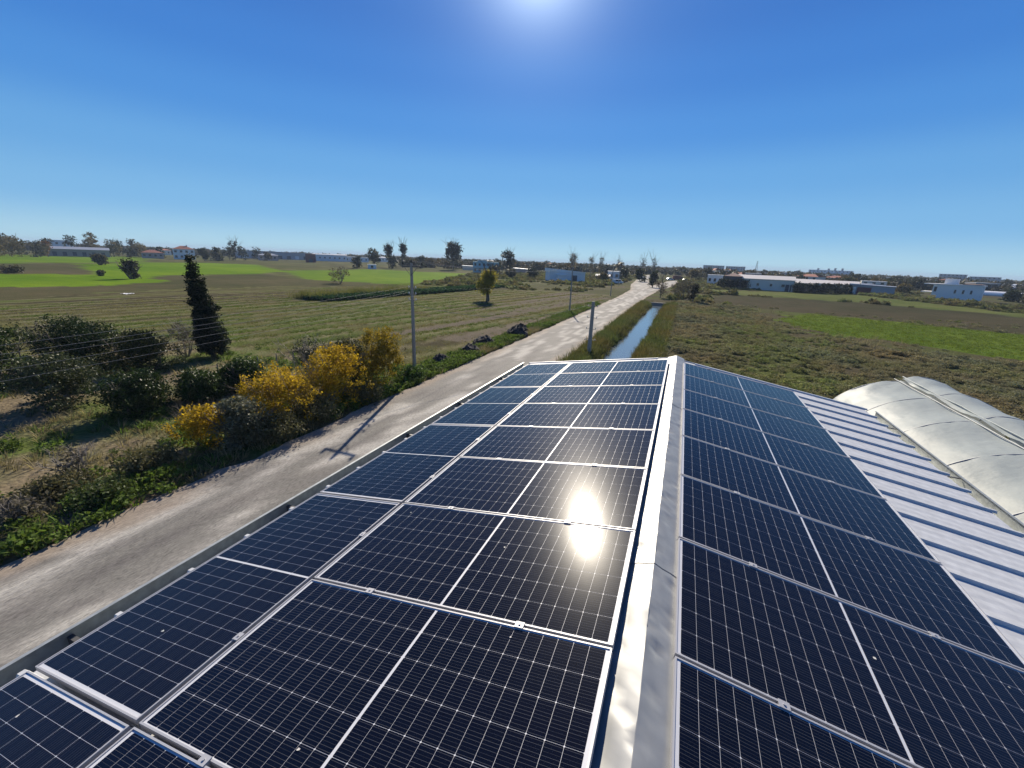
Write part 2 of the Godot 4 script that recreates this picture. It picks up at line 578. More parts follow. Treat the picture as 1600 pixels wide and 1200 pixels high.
func ground_colour(x: float, z: float) -> Color:
	var a := nz.get_noise_2d(x * 0.35, z * 0.35)
	var b := nz.get_noise_2d(x * 2.2 + 40.0, z * 2.2)
	var c := nz.get_noise_2d(x * 8.0, z * 8.0 + 70.0)
	var col: Color
	if x < -16.0:
		var row := sin((x + z * 0.17) * TAU / 3.4 + a * 2.0)
		var wide_row := nz.get_noise_2d((x + z * 0.17) * 6.0, z * 0.12 + 500.0)
		col = Color(0.142, 0.138, 0.052).lerp(Color(0.112, 0.148, 0.034), clampf(0.45 + b * 1.1 + a * 0.7, 0.0, 1.0))
		col = col.lerp(Color(0.070, 0.058, 0.034), clampf(wide_row * 3.4 - 0.12 + c * 0.3, 0.0, 0.9))
		col = col.lerp(Color(0.26, 0.23, 0.13), clampf(row * 0.9 - 0.25 + c * 0.8 + b * 0.5, 0.0, 0.75))
		if x > -34.0 and z < -36.0:   # churned strip beside the road, paler clods
			col = col.lerp(Color(0.20, 0.165, 0.125), clampf(smoothstep(-36.0, -28.0, x) * (0.25 + wide_row * 2.2 + c), 0.0, 0.8))
		if x > -47.0 and z > -24.0:   # rough plot with the shrubs
			col = Color(0.25, 0.20, 0.13).lerp(Color(0.13, 0.165, 0.05), clampf(0.48 + b * 1.8 + c * 0.9, 0.0, 1.0))
		if x > -18.4:
			col = Color(0.075, 0.105, 0.026).lerp(Color(0.18, 0.14, 0.10), clampf(0.35 + b + c, 0.0, 1.0))
		if x < -100.0 or z < -120.0:
			col = col.lerp(Color(0.095, 0.098, 0.040), clampf(0.5 + a, 0.0, 1.0))
	else:
		col = Color(0.110, 0.098, 0.056).lerp(Color(0.115, 0.135, 0.042), clampf(0.35 + b * 1.3 + a * 0.9, 0.0, 1.0))
		if x < -1.0 and z > -104.0:
			col = Color(0.10, 0.10, 0.040).lerp(Color(0.10, 0.080, 0.050), clampf(0.4 + b + c, 0.0, 1.0))
	for f in fields:
		if f[2].has_point(Vector2(x, z)):
			var rag: float = f[3]
			var q := Vector2(x + nz.get_noise_2d(x * 3.0, z * 3.0) * rag, z + nz.get_noise_2d(x * 3.0 + 200.0, z * 3.0) * rag * 1.5)
			if Geometry2D.is_point_in_polygon(q, f[1]):
				var w := 1.0 + a * 0.35 + b * 0.25 + c * 0.15
				col = Color(f[0].r * w, f[0].g * (w * 0.6 + 0.4), f[0].b * w)
	return col

func axis(lo: float, dense0: float, dense1: float, hi: float, step: float, grow: float) -> PackedFloat32Array:
	var left := []
	var s := step
	var p := dense0
	while p > lo:
		s *= grow
		p -= s
		left.append(p)
	left.reverse()
	var out := PackedFloat32Array(left)
	p = dense0
	while p < dense1:
		out.append(p)
		p += step
	s = step
	while p < hi:
		out.append(p)
		s *= grow
		p += s
	out.append(hi)
	return out

func grid_mesh(xs: PackedFloat32Array, zs: PackedFloat32Array, height: Callable, colour: Callable) -> ArrayMesh:
	var nx := xs.size()
	var v := PackedVector3Array()
	var c := PackedColorArray()
	var nn := PackedVector3Array()
	var idx := PackedInt32Array()
	for z in zs:
		for x in xs:
			v.append(Vector3(x, height.call(x, z), z))
			c.append(colour.call(x, z))
	for j in zs.size():
		for i in nx:
			var l := v[j * nx + maxi(i - 1, 0)]
			var r := v[j * nx + mini(i + 1, nx - 1)]
			var u := v[maxi(j - 1, 0) * nx + i]
			var d := v[mini(j + 1, zs.size() - 1) * nx + i]
			nn.append((d - u).cross(r - l).normalized())
	for j in zs.size() - 1:
		for i in nx - 1:
			var a := j * nx + i
			idx.append_array([a, a + 1, a + nx + 1, a, a + nx + 1, a + nx])
	var arr := []
	arr.resize(Mesh.ARRAY_MAX)
	arr[Mesh.ARRAY_VERTEX] = v
	arr[Mesh.ARRAY_NORMAL] = nn
	arr[Mesh.ARRAY_COLOR] = c
	arr[Mesh.ARRAY_INDEX] = idx
	var m := ArrayMesh.new()
	m.add_surface_from_arrays(Mesh.PRIMITIVE_TRIANGLES, arr)
	return m

func road_colour(across: float, along: float) -> Color:
	# across 0..1 from the left edge; worn pale wheel lines, patches, dusty edges
	var p := nz.get_noise_2d(across * 60.0, along * 1.1)
	var q := nz.get_noise_2d(across * 130.0 + 80.0, along * 4.0)
	var edge := minf(across, 1.0 - across)
	var col := Color(0.262, 0.248, 0.222)
	var line := exp(-pow((across - 0.55) / 0.17, 2.0))
	col = col.lerp(Color(0.56, 0.53, 0.47), clampf(p * 2.0 + q * 2.6 + line * 0.28 - 0.24, 0.0, 1.0))
	col = col.lerp(Color(0.15, 0.14, 0.13), clampf(-q * 1.5 - 0.26, 0.0, 0.7))
	col = col.lerp(Color(0.36, 0.29, 0.22), clampf((0.15 + q * 0.14 - edge) / 0.10, 0.0, 1.0) * 0.85)
	return col

# a strip along a list of [x, z, half width]
func strip(pts: Array, y: float, across: int, along_step: float) -> ArrayMesh:
	var rows := []
	var run := 0.0
	for i in pts.size() - 1:
		var a := Vector2(pts[i][0], pts[i][1])
		var b := Vector2(pts[i + 1][0], pts[i + 1][1])
		var n := maxi(1, int(a.distance_to(b) / along_step))
		for k in n + (1 if i == pts.size() - 2 else 0):
			var f := float(k) / n
			rows.append([a.lerp(b, f), lerpf(pts[i][2], pts[i + 1][2], f), (b - a).normalized()])
	var v := PackedVector3Array()
	var nn := PackedVector3Array()
	var c := PackedColorArray()
	var idx := PackedInt32Array()
	for r in rows:
		var side := Vector2(-r[2].y, r[2].x)
		for k in across + 1:
			var f := float(k) / across
			var rag := 0.0
			if k == 0 or k == across:
				rag = nz.get_noise_2d(r[0].y * 9.0 + k * 31.0, 5.0) * 0.35
			var p: Vector2 = r[0] + side * (lerpf(-r[1], r[1], f) + rag)
			v.append(Vector3(p.x, y + (0.03 * (1.0 - pow(f * 2.0 - 1.0, 2.0))) + nz.get_noise_2d(p.x * 2.0, p.y * 2.0) * 0.012, p.y))
			nn.append(Vector3.UP)
			c.append(road_colour(f, p.y))
	var w := across + 1
	for j in rows.size() - 1:
		for i in across:
			var a := j * w + i
			idx.append_array([a, a + w, a + w + 1, a, a + w + 1, a + 1])
	var arr := []
	arr.resize(Mesh.ARRAY_MAX)
	arr[Mesh.ARRAY_VERTEX] = v
	arr[Mesh.ARRAY_NORMAL] = nn
	arr[Mesh.ARRAY_COLOR] = c
	arr[Mesh.ARRAY_INDEX] = idx
	var m := ArrayMesh.new()
	m.add_surface_from_arrays(Mesh.PRIMITIVE_TRIANGLES, arr)
	return m

func make_ground() -> void:
	var lime := Color(0.155, 0.265, 0.014)
	var lime2 := Color(0.15, 0.25, 0.020)
	var dull := Color(0.112, 0.104, 0.050)
	field(dull, [[-250, -60], [-247, -103], [-197, -84], [-159, -69], [-160, -67], [-168, -53], [-190, -30]])
	field(dull, [[-100, -20], [-118, -38], [-117, -50], [-122, -67], [-136, -65], [-147, -81], [-149, -112], [-113, -102], [-95, -106], [-77, -107], [-80, -92], [-95, -78], [-100, -50], [-92, -20]], 4.0)
	field(lime, [[-190, -30], [-168, -53], [-160, -67], [-150, -74], [-122, -67], [-116, -48], [-120, -37], [-135, -12]])
	field(lime, [[-240, -100], [-274, -150], [-270, -175], [-241, -183], [-165, -137], [-149, -112], [-147, -81], [-136, -65], [-159, -69]])
	field(lime2, [[-380, -90], [-420, -190], [-401, -216], [-271, -138], [-250, -81], [-250, -50]])
	field(lime2, [[-171, -141], [-175, -207], [-115, -219], [-91, -153], [-77, -107], [-95, -106], [-113, -102]])
	field(Color(0.05, 0.095, 0.030), [[-66, -60], [-70, -73], [-66, -98], [-57, -125], [-54, -112], [-58, -81], [-60, -56]], 1.5)
	field(Color(0.125, 0.185, 0.024), [[17, -88], [25, -103], [38, -97], [60, -88], [90, -80], [75, -52], [46, -50], [35, -59], [31, -64], [23, -69], [17, -74]], 3.5)
	field(Color(0.080, 0.074, 0.040), [[11, -156], [43, -158], [70, -142], [110, -126], [110, -92], [60, -90], [39, -99], [25, -105], [16, -108], [6, -122]], 3.0)
	field(Color(0.14, 0.165, 0.05), [[8, -188], [65, -215], [81, -150], [130, -135], [130, -112], [68, -140], [50, -158], [9, -160]], 3.0)
	var xs := axis(-3500.0, -92.0, 52.0, 3500.0, 0.75, 1.07)
	var zs := axis(-4500.0, -120.0, 6.0, 120.0, 0.8, 1.07)
	struct("ground", grid_mesh(xs, zs, ground_at, ground_colour), M.ground)
	struct("road", strip([[-12.5, 30.0, 3.5], [-12.5, -60.0, 3.5], [-12.6, -120.0, 3.6], [-12.8, -168.0, 5.0]], GY + 0.015, 16, 0.6), M.road)
	struct("road_ahead", strip([[-13.5, -150.0, 3.4], [-17.0, -192.0, 4.6], [-23.0, -262.0, 3.6], [-27.0, -330.0, 3.2], [-29.0, -420.0, 3.2]], GY + 0.045, 8, 2.5), M.road)
	struct("side_road", strip([[-11.5, -148.0, 3.0], [-9.0, -190.0, 3.8], [-6.0, -262.0, 3.2], [6.0, -330.0, 3.0], [40.0, -420.0, 3.0]], GY + 0.055, 8, 2.5), M.road)
	var k := MB.new()
	k.quad(Vector3(-8.2, GY - 0.52, 12), Vector3(-1.6, GY - 0.52, 12), Vector3(-1.6, GY - 0.52, -103.4), Vector3(-8.2, GY - 0.52, -103.4))
	struct("canal_water", k.mesh(), M.water)
	# culvert at the end of the canal
	var cv := thing("culvert", "low grey concrete culvert wall at the far end of the water channel", "culvert", Vector3(-4.9, GY, -103.0))
	bar("headwall", Vector3(0, -0.35, 0), Vector3(4.2, 0.8, 0.3), M.concrete, cv)
	bar("coping", Vector3(0, 0.11, 0), Vector3(4.4, 0.12, 0.5), M.concrete, cv)

# ---------------------------------------------------------------- the roof with the solar panels

func octagon(p: Vector3, sx: float, sz: float, ch: float, k: MB) -> void:
	var q := [Vector2(-sx + ch, -sz), Vector2(sx - ch, -sz), Vector2(sx, -sz + ch), Vector2(sx, sz - ch), Vector2(sx - ch, sz), Vector2(-sx + ch, sz), Vector2(-sx, sz - ch), Vector2(-sx, -sz + ch)]
	for i in range(1, 7):
		for w in [q[0], q[i], q[i + 1]]:
			k.v.append(p + Vector3(w.x, 0, w.y))
			k.n.append(Vector3.UP)
			k.uv.append(Vector2(w.x / sx * 0.5 + 0.5, w.y / sz * 0.5 + 0.5))

func make_panel(detailed: bool, label: String, at: Vector3, b: Basis, group: String) -> void:
	var t := thing("solar_panel", label, "solar panel", Vector3.ZERO, 0.0, group)
	t.transform = Transform3D(b, at)
	put("frame", M.panel_frame, M.alu, t)
	put("backsheet", M.panel_back, M.backsheet, t)
	if detailed:
		for i in 24:
			for j in 6:
				var o := put("cell", M.panel_cell, M.cell, t)
				o.position = cell_at(i, j)
	else:
		var o := put("cells", M.panel_cells, M.cell, t)
		o.set_meta("kind", "stuff")
	put("glass", M.panel_glass, M.pv_glass, t)
	# bird droppings and dried splashes on the glass
	var r := RandomNumberGenerator.new()
	r.seed = hash(label)
	for i in (r.randi() % 4):
		var k := MB.new()
		var p := Vector3(r.randf_range(-1.0, 1.0), -0.0015, r.randf_range(-0.5, 0.5))
		var s := r.randf_range(0.004, 0.010)
		var ring := []
		for j in 9:
			var a := TAU * j / 9.0
			ring.append(p + Vector3(cos(a), 0, -sin(a)) * s * r.randf_range(0.5, 1.3))
		for j in 9:
			k.tri(p + Vector3(0, 0.001, 0), ring[j], ring[(j + 1) % 9], Vector3.UP, Vector3.UP, Vector3.UP)
		put("dropping", k.mesh(), M.plaster, t)
	for s in [-1, 1]:
		for e in [-1, 1]:
			if e == -1 or at.z < -7.0:
				var c := put("clamp", M.clamp, M.alu, t)
				c.position = Vector3(s * 0.58, 0.0, -e * (SHORT + 0.02) * 0.5)

func cell_at(i: int, j: int) -> Vector3:
	var x := (i - 11.5) * 0.0917 + (0.008 if i > 11 else -0.008)
	return Vector3(x, -0.0055, (j - 2.5) * 0.1834)

func panel_parts() -> void:
	var k := MB.new()
	var fw := 0.0095
	var fh := 0.035
	k.box(Vector3(0, -fh / 2, SHORT / 2 - fw / 2), Vector3(LONG, fh, fw))
	k.box(Vector3(0, -fh / 2, -SHORT / 2 + fw / 2), Vector3(LONG, fh, fw))
	k.box(Vector3(LONG / 2 - fw / 2, -fh / 2, 0), Vector3(fw, fh, SHORT - 2 * fw))
	k.box(Vector3(-LONG / 2 + fw / 2, -fh / 2, 0), Vector3(fw, fh, SHORT - 2 * fw))
	M.panel_frame = k.mesh()
	k = MB.new()
	var hx := LONG / 2 - fw
	var hz := SHORT / 2 - fw
	k.box(Vector3(0, -0.0089, 0), Vector3(hx * 2, 0.006, hz * 2))
	M.panel_back = k.mesh()
	k = MB.new()
	k.quad(Vector3(-hx, -0.0025, hz), Vector3(hx, -0.0025, hz), Vector3(hx, -0.0025, -hz), Vector3(-hx, -0.0025, -hz))
	M.panel_glass = k.mesh()
	k = MB.new()
	octagon(Vector3.ZERO, 0.0450, 0.0908, 0.0042, k)
	M.panel_cell = k.mesh()
	k = MB.new()
	for i in 24:
		for j in 6:
			octagon(cell_at(i, j), 0.0450, 0.0908, 0.0042, k)
	M.panel_cells = k.mesh()
	k = MB.new()
	k.box(Vector3(0, -0.012, 0), Vector3(0.055, 0.03, 0.018))
	k.box(Vector3(0, 0.0035, 0), Vector3(0.055, 0.006, 0.045))
	k.tube([Vector3(0, 0.004, 0), Vector3(0, 0.012, 0)], [0.007, 0.007], 6)
	M.clamp = k.mesh()

func ordinal(k: int) -> String:
	return ["first", "second", "third", "fourth", "fifth", "sixth", "seventh", "eighth", "ninth", "tenth"][k]

func make_panels() -> void:
	panel_parts()
	var ca := cos(SLOPE)
	var sa := sin(SLOPE)
	var left := Basis(Vector3.BACK, SLOPE)
	var right := Basis(Vector3.BACK, -SLOPE)
	for k in range(6, -3, -1):
		var at := Vector3(-LONG / 2 * ca, -LONG / 2 * sa, -(k + 0.5) * PITCH)
		make_panel(k <= 2, "crosswise solar panel left of the ridge cap, %s from the far end" % ordinal(6 - k), at, left, "panels beside the ridge on the left slope")
	for k in range(5, -5, -2):
		var u := LONG + 0.035 + SHORT / 2
		var at := Vector3(-u * ca, -u * sa, -(k + 1) * PITCH)
		make_panel(k <= 1, "lengthwise solar panel along the left eave gutter, %s from the far end" % ordinal((5 - k) / 2), at, left * Basis(Vector3.UP, PI / 2), "panels along the left eave")
	for k in range(6, -2, -1):
		var at := RIDGE_R + Vector3(LONG / 2 * ca, -LONG / 2 * sa, -(k + 0.5) * PITCH)
		make_panel(k <= 2, "dark blue solar panel right of the ridge cap, %s from the far end" % ordinal(6 - k), at, right, "panels on the right slope")

func make_roof_building() -> void:
	var t := thing("farm_building", "long farm building with ribbed white metal roof carrying solar panels", "building", Vector3(0.17, GY, 0))
	var o := Vector3(-0.17, -GY, 0)        # from the building's axes to the ridge's
	var ca := cos(SLOPE)
	var sa := sin(SLOPE)
	var apex := Vector3(0.167, -0.085, 0)
	var left_low := Vector3(-3.53, apex.y - (apex.x + 3.53) * sa / ca, 0)
	var right_low := Vector3(4.02, apex.y - 0.035 - (4.02 - apex.x) * sa / ca, 0)
	# roof sheets, fine corrugation across the ridge direction
	for side in [0, 1]:
		var a := apex - Vector3(0, 0.035 * side, 0)
		var b: Vector3 = right_low if side == 1 else left_low
		var k := MB.new()
		var z := ROOF_FAR
		var step := 0.065
		var i := 0
		while z < ROOF_NEAR:
			var h0 := 0.0025 if i % 2 == 0 else 0.0
			var h1 := 0.0 if i % 2 == 0 else 0.0025
			var z1 := minf(z + step, ROOF_NEAR)
			var p := [o + a + Vector3(0, h0, z), o + a + Vector3(0, h1, z1), o + b + Vector3(0, h1, z1), o + b + Vector3(0, h0, z)]
			if side == 1:
				k.quad(p[0], p[1], p[2], p[3])
			else:
				k.quad(p[0], p[3], p[2], p[1])
			z += step
			i += 1
		put("roof_sheet", k.mesh(), M.sheet, t)
		var under := MB.new()
		var m := (a + b) / 2 + o - Vector3(0, 0.05, 0)
		under.box(m + Vector3(0, 0, (ROOF_FAR + ROOF_NEAR) / 2), Vector3(a.distance_to(b) - 0.02, 0.06, ROOF_NEAR - ROOF_FAR - 0.03), Basis(Vector3.BACK, SLOPE if side == 0 else -SLOPE))
		put("roof_core", under.mesh(), M.sheet, t)
		# raised ribs
		var rk := MB.new()
		var len := a.distance_to(b) + 0.05
		rk.prism(PackedVector2Array([Vector2(-0.034, 0), Vector2(0.034, 0), Vector2(0.018, 0.029), Vector2(-0.018, 0.029)]), 0.42, len)
		var rib := rk.mesh()
		var rz := ROOF_FAR + 0.06
		while rz < (ROOF_NEAR if side == 1 else 3.0):
			var r := put("rib", rib, M.sheet, t)
			var down := (b - a).normalized()
			r.transform = Transform3D(Basis(Vector3(0, 0, -1) if side == 1 else Vector3(0, 0, 1), Vector3(sa, ca, 0) if side == 1 else Vector3(-sa, ca, 0), down), o + a + Vector3(0, 0.002, rz))
			rz += 0.52
		# mounting rails under the panels
	# ridge cap: two leaves with dents, in overlapping lengths
	var z0 := ROOF_FAR - 0.02
	var piece := 0
	while z0 < 3.9:
		var z1 := z0 + 2.05
		var prof := [Vector2(-0.03, -0.090), Vector2(0.015, -0.079), Vector2(0.06, -0.060), Vector2(0.115, -0.041), Vector2(0.166, -0.026), Vector2(0.172, -0.026), Vector2(0.23, -0.050), Vector2(0.29, -0.074), Vector2(0.345, -0.100)]
		var lift := 0.004 * (piece % 2)
		var g := []
		var nzs := 50
		for j in nzs + 1:
			var row := []
			var z := lerpf(z0, z1, float(j) / nzs)
			for i in prof.size():
				var d := 0.0
				if i > 0 and i < prof.size() - 1:
					d = nz.get_noise_2d(i * 22.0 + 300.0, z * 55.0) * 0.010
					d += clampf(nz.get_noise_2d(i * 35.0 + 900.0, z * 120.0) - 0.32, 0.0, 1.0) * -0.05
				row.append(o + Vector3(prof[i].x + (nz.get_noise_2d(z * 25.0, i) * 0.006 if i > 3 and i < 6 else 0.0), prof[i].y + lift + d, z))
			g.append(row)
		var k := MB.new()
		for j in nzs:
			for i in prof.size() - 1:
				var nn := []
				for q in [[j, i], [j + 1, i], [j + 1, i + 1], [j, i + 1]]:
					var jj: int = q[0]
					var ii: int = q[1]
					# keep the crease at the crest sharp
					var i0 := maxi(ii - 1, 0)
					var i1 := mini(ii + 1, prof.size() - 1)
					if i <= 3: i1 = mini(i1, 4)
					if i >= 5: i0 = maxi(i0, 5)
					var e: Vector3 = g[jj][i1] - g[jj][i0]
					var f: Vector3 = g[mini(jj + 1, nzs)][ii] - g[maxi(jj - 1, 0)][ii]
					nn.append(f.cross(e).normalized())
				k.squad(g[j][i], g[j + 1][i], g[j + 1][i + 1], g[j][i + 1], nn[0], nn[1], nn[2], nn[3])
		put("ridge_cap", k.mesh(), M.cap, t)
		z0 = z1 - 0.08
		piece += 1
	# gutters: open channels
	var zl := ROOF_NEAR - ROOF_FAR + 0.1
	var zm := (ROOF_NEAR + ROOF_FAR) / 2
	var k2 := MB.new()
	k2.box(o + Vector3(-3.80, -0.79, zm), Vector3(0.006, 0.17, zl))
	k2.box(o + Vector3(-3.788, -0.703, zm), Vector3(0.03, 0.008, zl))
	k2.box(o + Vector3(-3.655, -0.875, zm), Vector3(0.30, 0.006, zl))
	k2.box(o + Vector3(-3.508, -0.80, zm), Vector3(0.006, 0.15, zl))
	put("gutter", k2.mesh(), M.gutter, t)
	k2 = MB.new()
	k2.box(o + Vector3(4.28, -0.86, zm), Vector3(0.006, 0.16, zl))
	k2.box(o + Vector3(4.272, -0.777, zm), Vector3(0.03, 0.008, zl))
	k2.box(o + Vector3(4.13, -0.945, zm), Vector3(0.30, 0.006, zl))
	k2.box(o + Vector3(3.985, -0.87, zm), Vector3(0.006, 0.145, zl))
	put("gutter", k2.mesh(), M.gutter, t)
	for z in [-7.2, -5.1, -3.35, -1.05, 0.85]:
		bar("gutter_bracket", o + Vector3(-3.655, -0.80, z), Vector3(0.27, 0.09, 0.035), M.iron, t)
		bar("gutter_bracket", o + Vector3(4.13, -0.80, z - 0.6), Vector3(0.26, 0.012, 0.03), M.iron, t)
	# walls
	var wy := (GY + right_low.y) / 2
	var wh := right_low.y - GY - 0.14
	bar("wall", o + Vector3(-3.38, wy, zm), Vector3(0.2, wh, zl - 0.5), M.plaster, t)
	bar("wall", o + Vector3(3.87, wy, zm), Vector3(0.2, wh, zl - 0.5), M.plaster, t)
	for e in [ROOF_FAR + 0.25, ROOF_NEAR - 0.25]:
		var g := MB.new()
		var base := GY + 0.0
		g.prism(PackedVector2Array([Vector2(-3.27, base), Vector2(3.76, base), Vector2(3.76, right_low.y - 0.07), Vector2(0.167, -0.26), Vector2(-3.27, left_low.y - 0.07)]), -0.1, 0.1)
		var w := put("gable_wall", g.mesh(), M.plaster, t)
		w.position = o + Vector3(0, 0, e)
	var verge := MB.new()
	verge.box(o + (apex + left_low) / 2 + Vector3(0, -0.045, ROOF_FAR - 0.012), Vector3(apex.distance_to(left_low), 0.13, 0.012), Basis(Vector3.BACK, SLOPE))
	put("verge_trim", verge.mesh(), M.sheet, t)
	verge = MB.new()
	verge.box(o + (apex + right_low) / 2 + Vector3(0, -0.06, ROOF_FAR - 0.012), Vector3(apex.distance_to(right_low), 0.13, 0.012), Basis(Vector3.BACK, -SLOPE))
	put("verge_trim", verge.mesh(), M.sheet, t)

# ---------------------------------------------------------------- plastic greenhouses

func make_greenhouse(x0: float, label: String) -> void:
	var zf := -12.35
	var zn := 4.0
	var base := Vector3(x0, GY, zf)
	var t := thing("greenhouse", label, "greenhouse", base, 0.0, "plastic tunnels beside the farm building")
	var y := -GY
	var left := [Vector2(-1.75, -3.6), Vector2(-1.68, -2.1), Vector2(-1.52, -1.62), Vector2(-1.20, -1.25), Vector2(-0.82, -0.98), Vector2(-0.45, -0.83), Vector2(-0.05, -0.74)]
	var right := [Vector2(-0.02, -0.70), Vector2(0.30, -0.58), Vector2(0.72, -0.64), Vector2(1.25, -0.90), Vector2(1.85, -1.26), Vector2(2.35, -1.70), Vector2(2.58, -2.2), Vector2(2.65, -3.6)]
	var hoops := []
	var hz := zf + 0.02
	while hz < zn:
		hoops.append(hz)
		hz += 1.68
	for half in [left, right]:
		var prof := []
		for i in half.size() - 1:
			for s in 4:
				prof.append(half[i].cubic_interpolate(half[i + 1], half[maxi(i - 1, 0)], half[mini(i + 2, half.size() - 1)], s / 4.0))
		prof.append(half[half.size() - 1])
		var g := []
		var nrow := 120
		for j in nrow + 1:
			var z := lerpf(zf, zn, float(j) / nrow)
			var near := 1e9
			for h in hoops:
				near = minf(near, absf(z - h))
			var sag := smoothstep(0.0, 0.84, near) * 0.045
			var row := []
			for i in prof.size():
				var p: Vector2 = prof[i]
				var q: Vector2 = (prof[mini(i + 1, prof.size() - 1)] - prof[maxi(i - 1, 0)]).normalized()
				var nrm := Vector2(-q.y, q.x)
				var fold := sin((z - zf) * 9.0 + i * 0.7) * 0.012 * smoothstep(1.4, 0.0, z - zf) + nz.get_noise_2d(i * 9.0 + x0 * 50.0, z * 16.0) * 0.016
				var edge := nz.get_noise_2d(z * 22.0, x0 * 9.0) * 0.035 * (1.0 if (half == right and i == 0) or (half == left and i == prof.size() - 1) else 0.0)
				p += nrm * (fold - sag)
				row.append(Vector3(p.x, y + p.y + edge, z - zf))
			g.append(row)
		var k := MB.new()
		for j in nrow:
			for i in prof.size() - 1:
				var nn := []
				for q in [[j, i], [j + 1, i], [j + 1, i + 1], [j, i + 1]]:
					var e: Vector3 = g[q[0]][mini(q[1] + 1, prof.size() - 1)] - g[q[0]][maxi(q[1] - 1, 0)]
					var f: Vector3 = g[mini(q[0] + 1, nrow)][q[1]] - g[maxi(q[0] - 1, 0)][q[1]]
					nn.append(f.cross(e).normalized())
				k.squad(g[j][i], g[j + 1][i], g[j + 1][i + 1], g[j][i + 1], nn[0], nn[1], nn[2], nn[3])
		put("film_cover", k.mesh(), M.film, t)
		for h in hoops:
			var pts := []
			for i in prof.size():
				pts.append(Vector3(prof[i].x, y + prof[i].y - 0.008, h - zf))
			var hk := MB.new()
			hk.tube(pts, pts.map(func(_p): return 0.016), 6)
			put("hoop", hk.mesh(), M.steel, t)
	# rolled edge and pipe along the vent
	var roll := []
	var pipe := []
	var rr := []
	for j in 61:
		var z := lerpf(zf - 0.18, zn, j / 60.0)
		roll.append(Vector3(0.06 + nz.get_noise_2d(z * 20.0, 3.0) * 0.02, y - 0.665 + nz.get_noise_2d(z * 25.0, 8.0) * 0.02, z - zf))
		rr.append(0.019 + nz.get_noise_2d(z * 40.0, 1.0) * 0.012)
		pipe.append(Vector3(-0.12, y - 0.74, z - zf))
	var rk := MB.new()
	rk.tube(roll, rr, 7)
	put("rolled_edge", rk.mesh(), M.film, t)
	rk = MB.new()
	rk.tube(pipe, rr.map(func(_p): return 0.011), 7)
	put("vent_pipe", rk.mesh(), M.steel, t)
	# gutter pipe, posts and end wall
	for s in [Vector2(-1.77, -2.7), Vector2(2.67, -2.7)]:
		bar("eave_rail", Vector3(s.x, y + s.y, (zn - zf) / 2), Vector3(0.05, 0.05, zn - zf), M.steel, t)
		for h in hoops:
			bar("post", Vector3(s.x, (y + s.y) / 2, h - zf), Vector3(0.05, y + s.y, 0.05), M.steel, t)
	var em := MB.new()
	var poly := PackedVector2Array()
	poly.append(Vector2(-1.72, 0.0))
	poly.append(Vector2(2.62, 0.0))
	for i in range(right.size() - 1, -1, -1): poly.append(Vector2(right[i].x, y + right[i].y - 0.05))
	for i in range(left.size() - 2, -1, -1): poly.append(Vector2(left[i].x, y + left[i].y - 0.05))
	em.prism(poly, 0.0, 0.01)
	put("end_film", em.mesh(), M.film, t)

# ---------------------------------------------------------------- poles and wires

func insulator(parent: Node, p: Vector3, s: float, m: Material) -> void:
	var k := MB.new()
	k.tube([p, p + Vector3(0, 0.05, 0) * s, p + Vector3(0, 0.07, 0) * s, p + Vector3(0, 0.11, 0) * s, p + Vector3(0, 0.13, 0) * s, p + Vector3(0, 0.2, 0) * s], [0.02 * s, 0.02 * s, 0.06 * s, 0.07 * s, 0.045 * s, 0.03 * s], 8)
	put("insulator", k.mesh(), m, parent)

func make_pole(label: String, x: float, z: float, h: float, r0: float, r1: float, kind: int, lean := 0.0) -> Node3D:
	var t := thing("utility_pole", label, "utility pole", Vector3(x, ground_at(x, z) - 0.1, z), 0.0, "utility poles along the road")
	t.rotation.z = lean
	var k := MB.new()
	k.tube([Vector3(0, -0.4, 0), Vector3(0, h * 0.5, 0), Vector3(0, h + 0.1, 0)], [r0, (r0 + r1) / 2, r1], 10)
	put("pole", k.mesh(), M.concrete, t)
	if kind == 1:
		bar("crossarm", Vector3(0.08, h - 0.12, 0.0), Vector3(1.75, 0.09, 0.09), M.iron, t)
		for s in [-1, 1]:
			var b := MB.new()
			b.tube([Vector3(0, h - 0.75, 0.1), Vector3(s * 0.55, h - 0.16, 0.06)], [0.018, 0.018], 5)
			put("brace", b.mesh(), M.iron, t)
		for px in [-0.72, 0.0, 0.86]:
			insulator(t, Vector3(px, h - 0.08 + (0.18 if px == 0.0 else 0.0), 0), 1.25, M.insulator)
		for i in 3:
			var y := h - 1.62 - i * 0.42
			bar("bracket_arm", Vector3(0.02, y, 0.0), Vector3(0.62 - i * 0.04, 0.05, 0.05), M.iron, t)
			for s in [-0.28, 0.28]:
				insulator(t, Vector3(s + 0.02, y + 0.02, 0), 0.8, M.porcelain)
	elif kind == 2:
		for i in 4:
			var y := h - 0.35 - i * 1.05
			bar("bracket_arm", Vector3(0, y, 0.0), Vector3(0.95 if i < 3 else 1.15, 0.05, 0.05), M.iron, t)
			for s in [-0.44, 0.44]:
				insulator(t, Vector3(s, y + 0.02, 0), 0.7, M.porcelain)
	else:
		bar("crossarm", Vector3(0, h - 0.15, 0), Vector3(1.5, 0.09, 0.09), M.iron, t)
		for s in [-0.65, 0.0, 0.65]:
			insulator(t, Vector3(s, h - 0.1, 0), 1.3, M.insulator)
	return t

func make_wire(label: String, a: Vector3, b: Vector3, sag: float, rad := 0.0048) -> void:
	var t := thing("power_line", label, "wire", a, 0.0, "overhead wires")
	var k := MB.new()
	var pts := []
	var rr := []
	for i in 25:
		var f := i / 24.0
		pts.append((b - a) * f - Vector3(0, sag * 4.0 * f * (1.0 - f), 0))
		rr.append(rad)
	k.tube(pts, rr, 5)
	put("conductor", k.mesh(), M.wire, t)

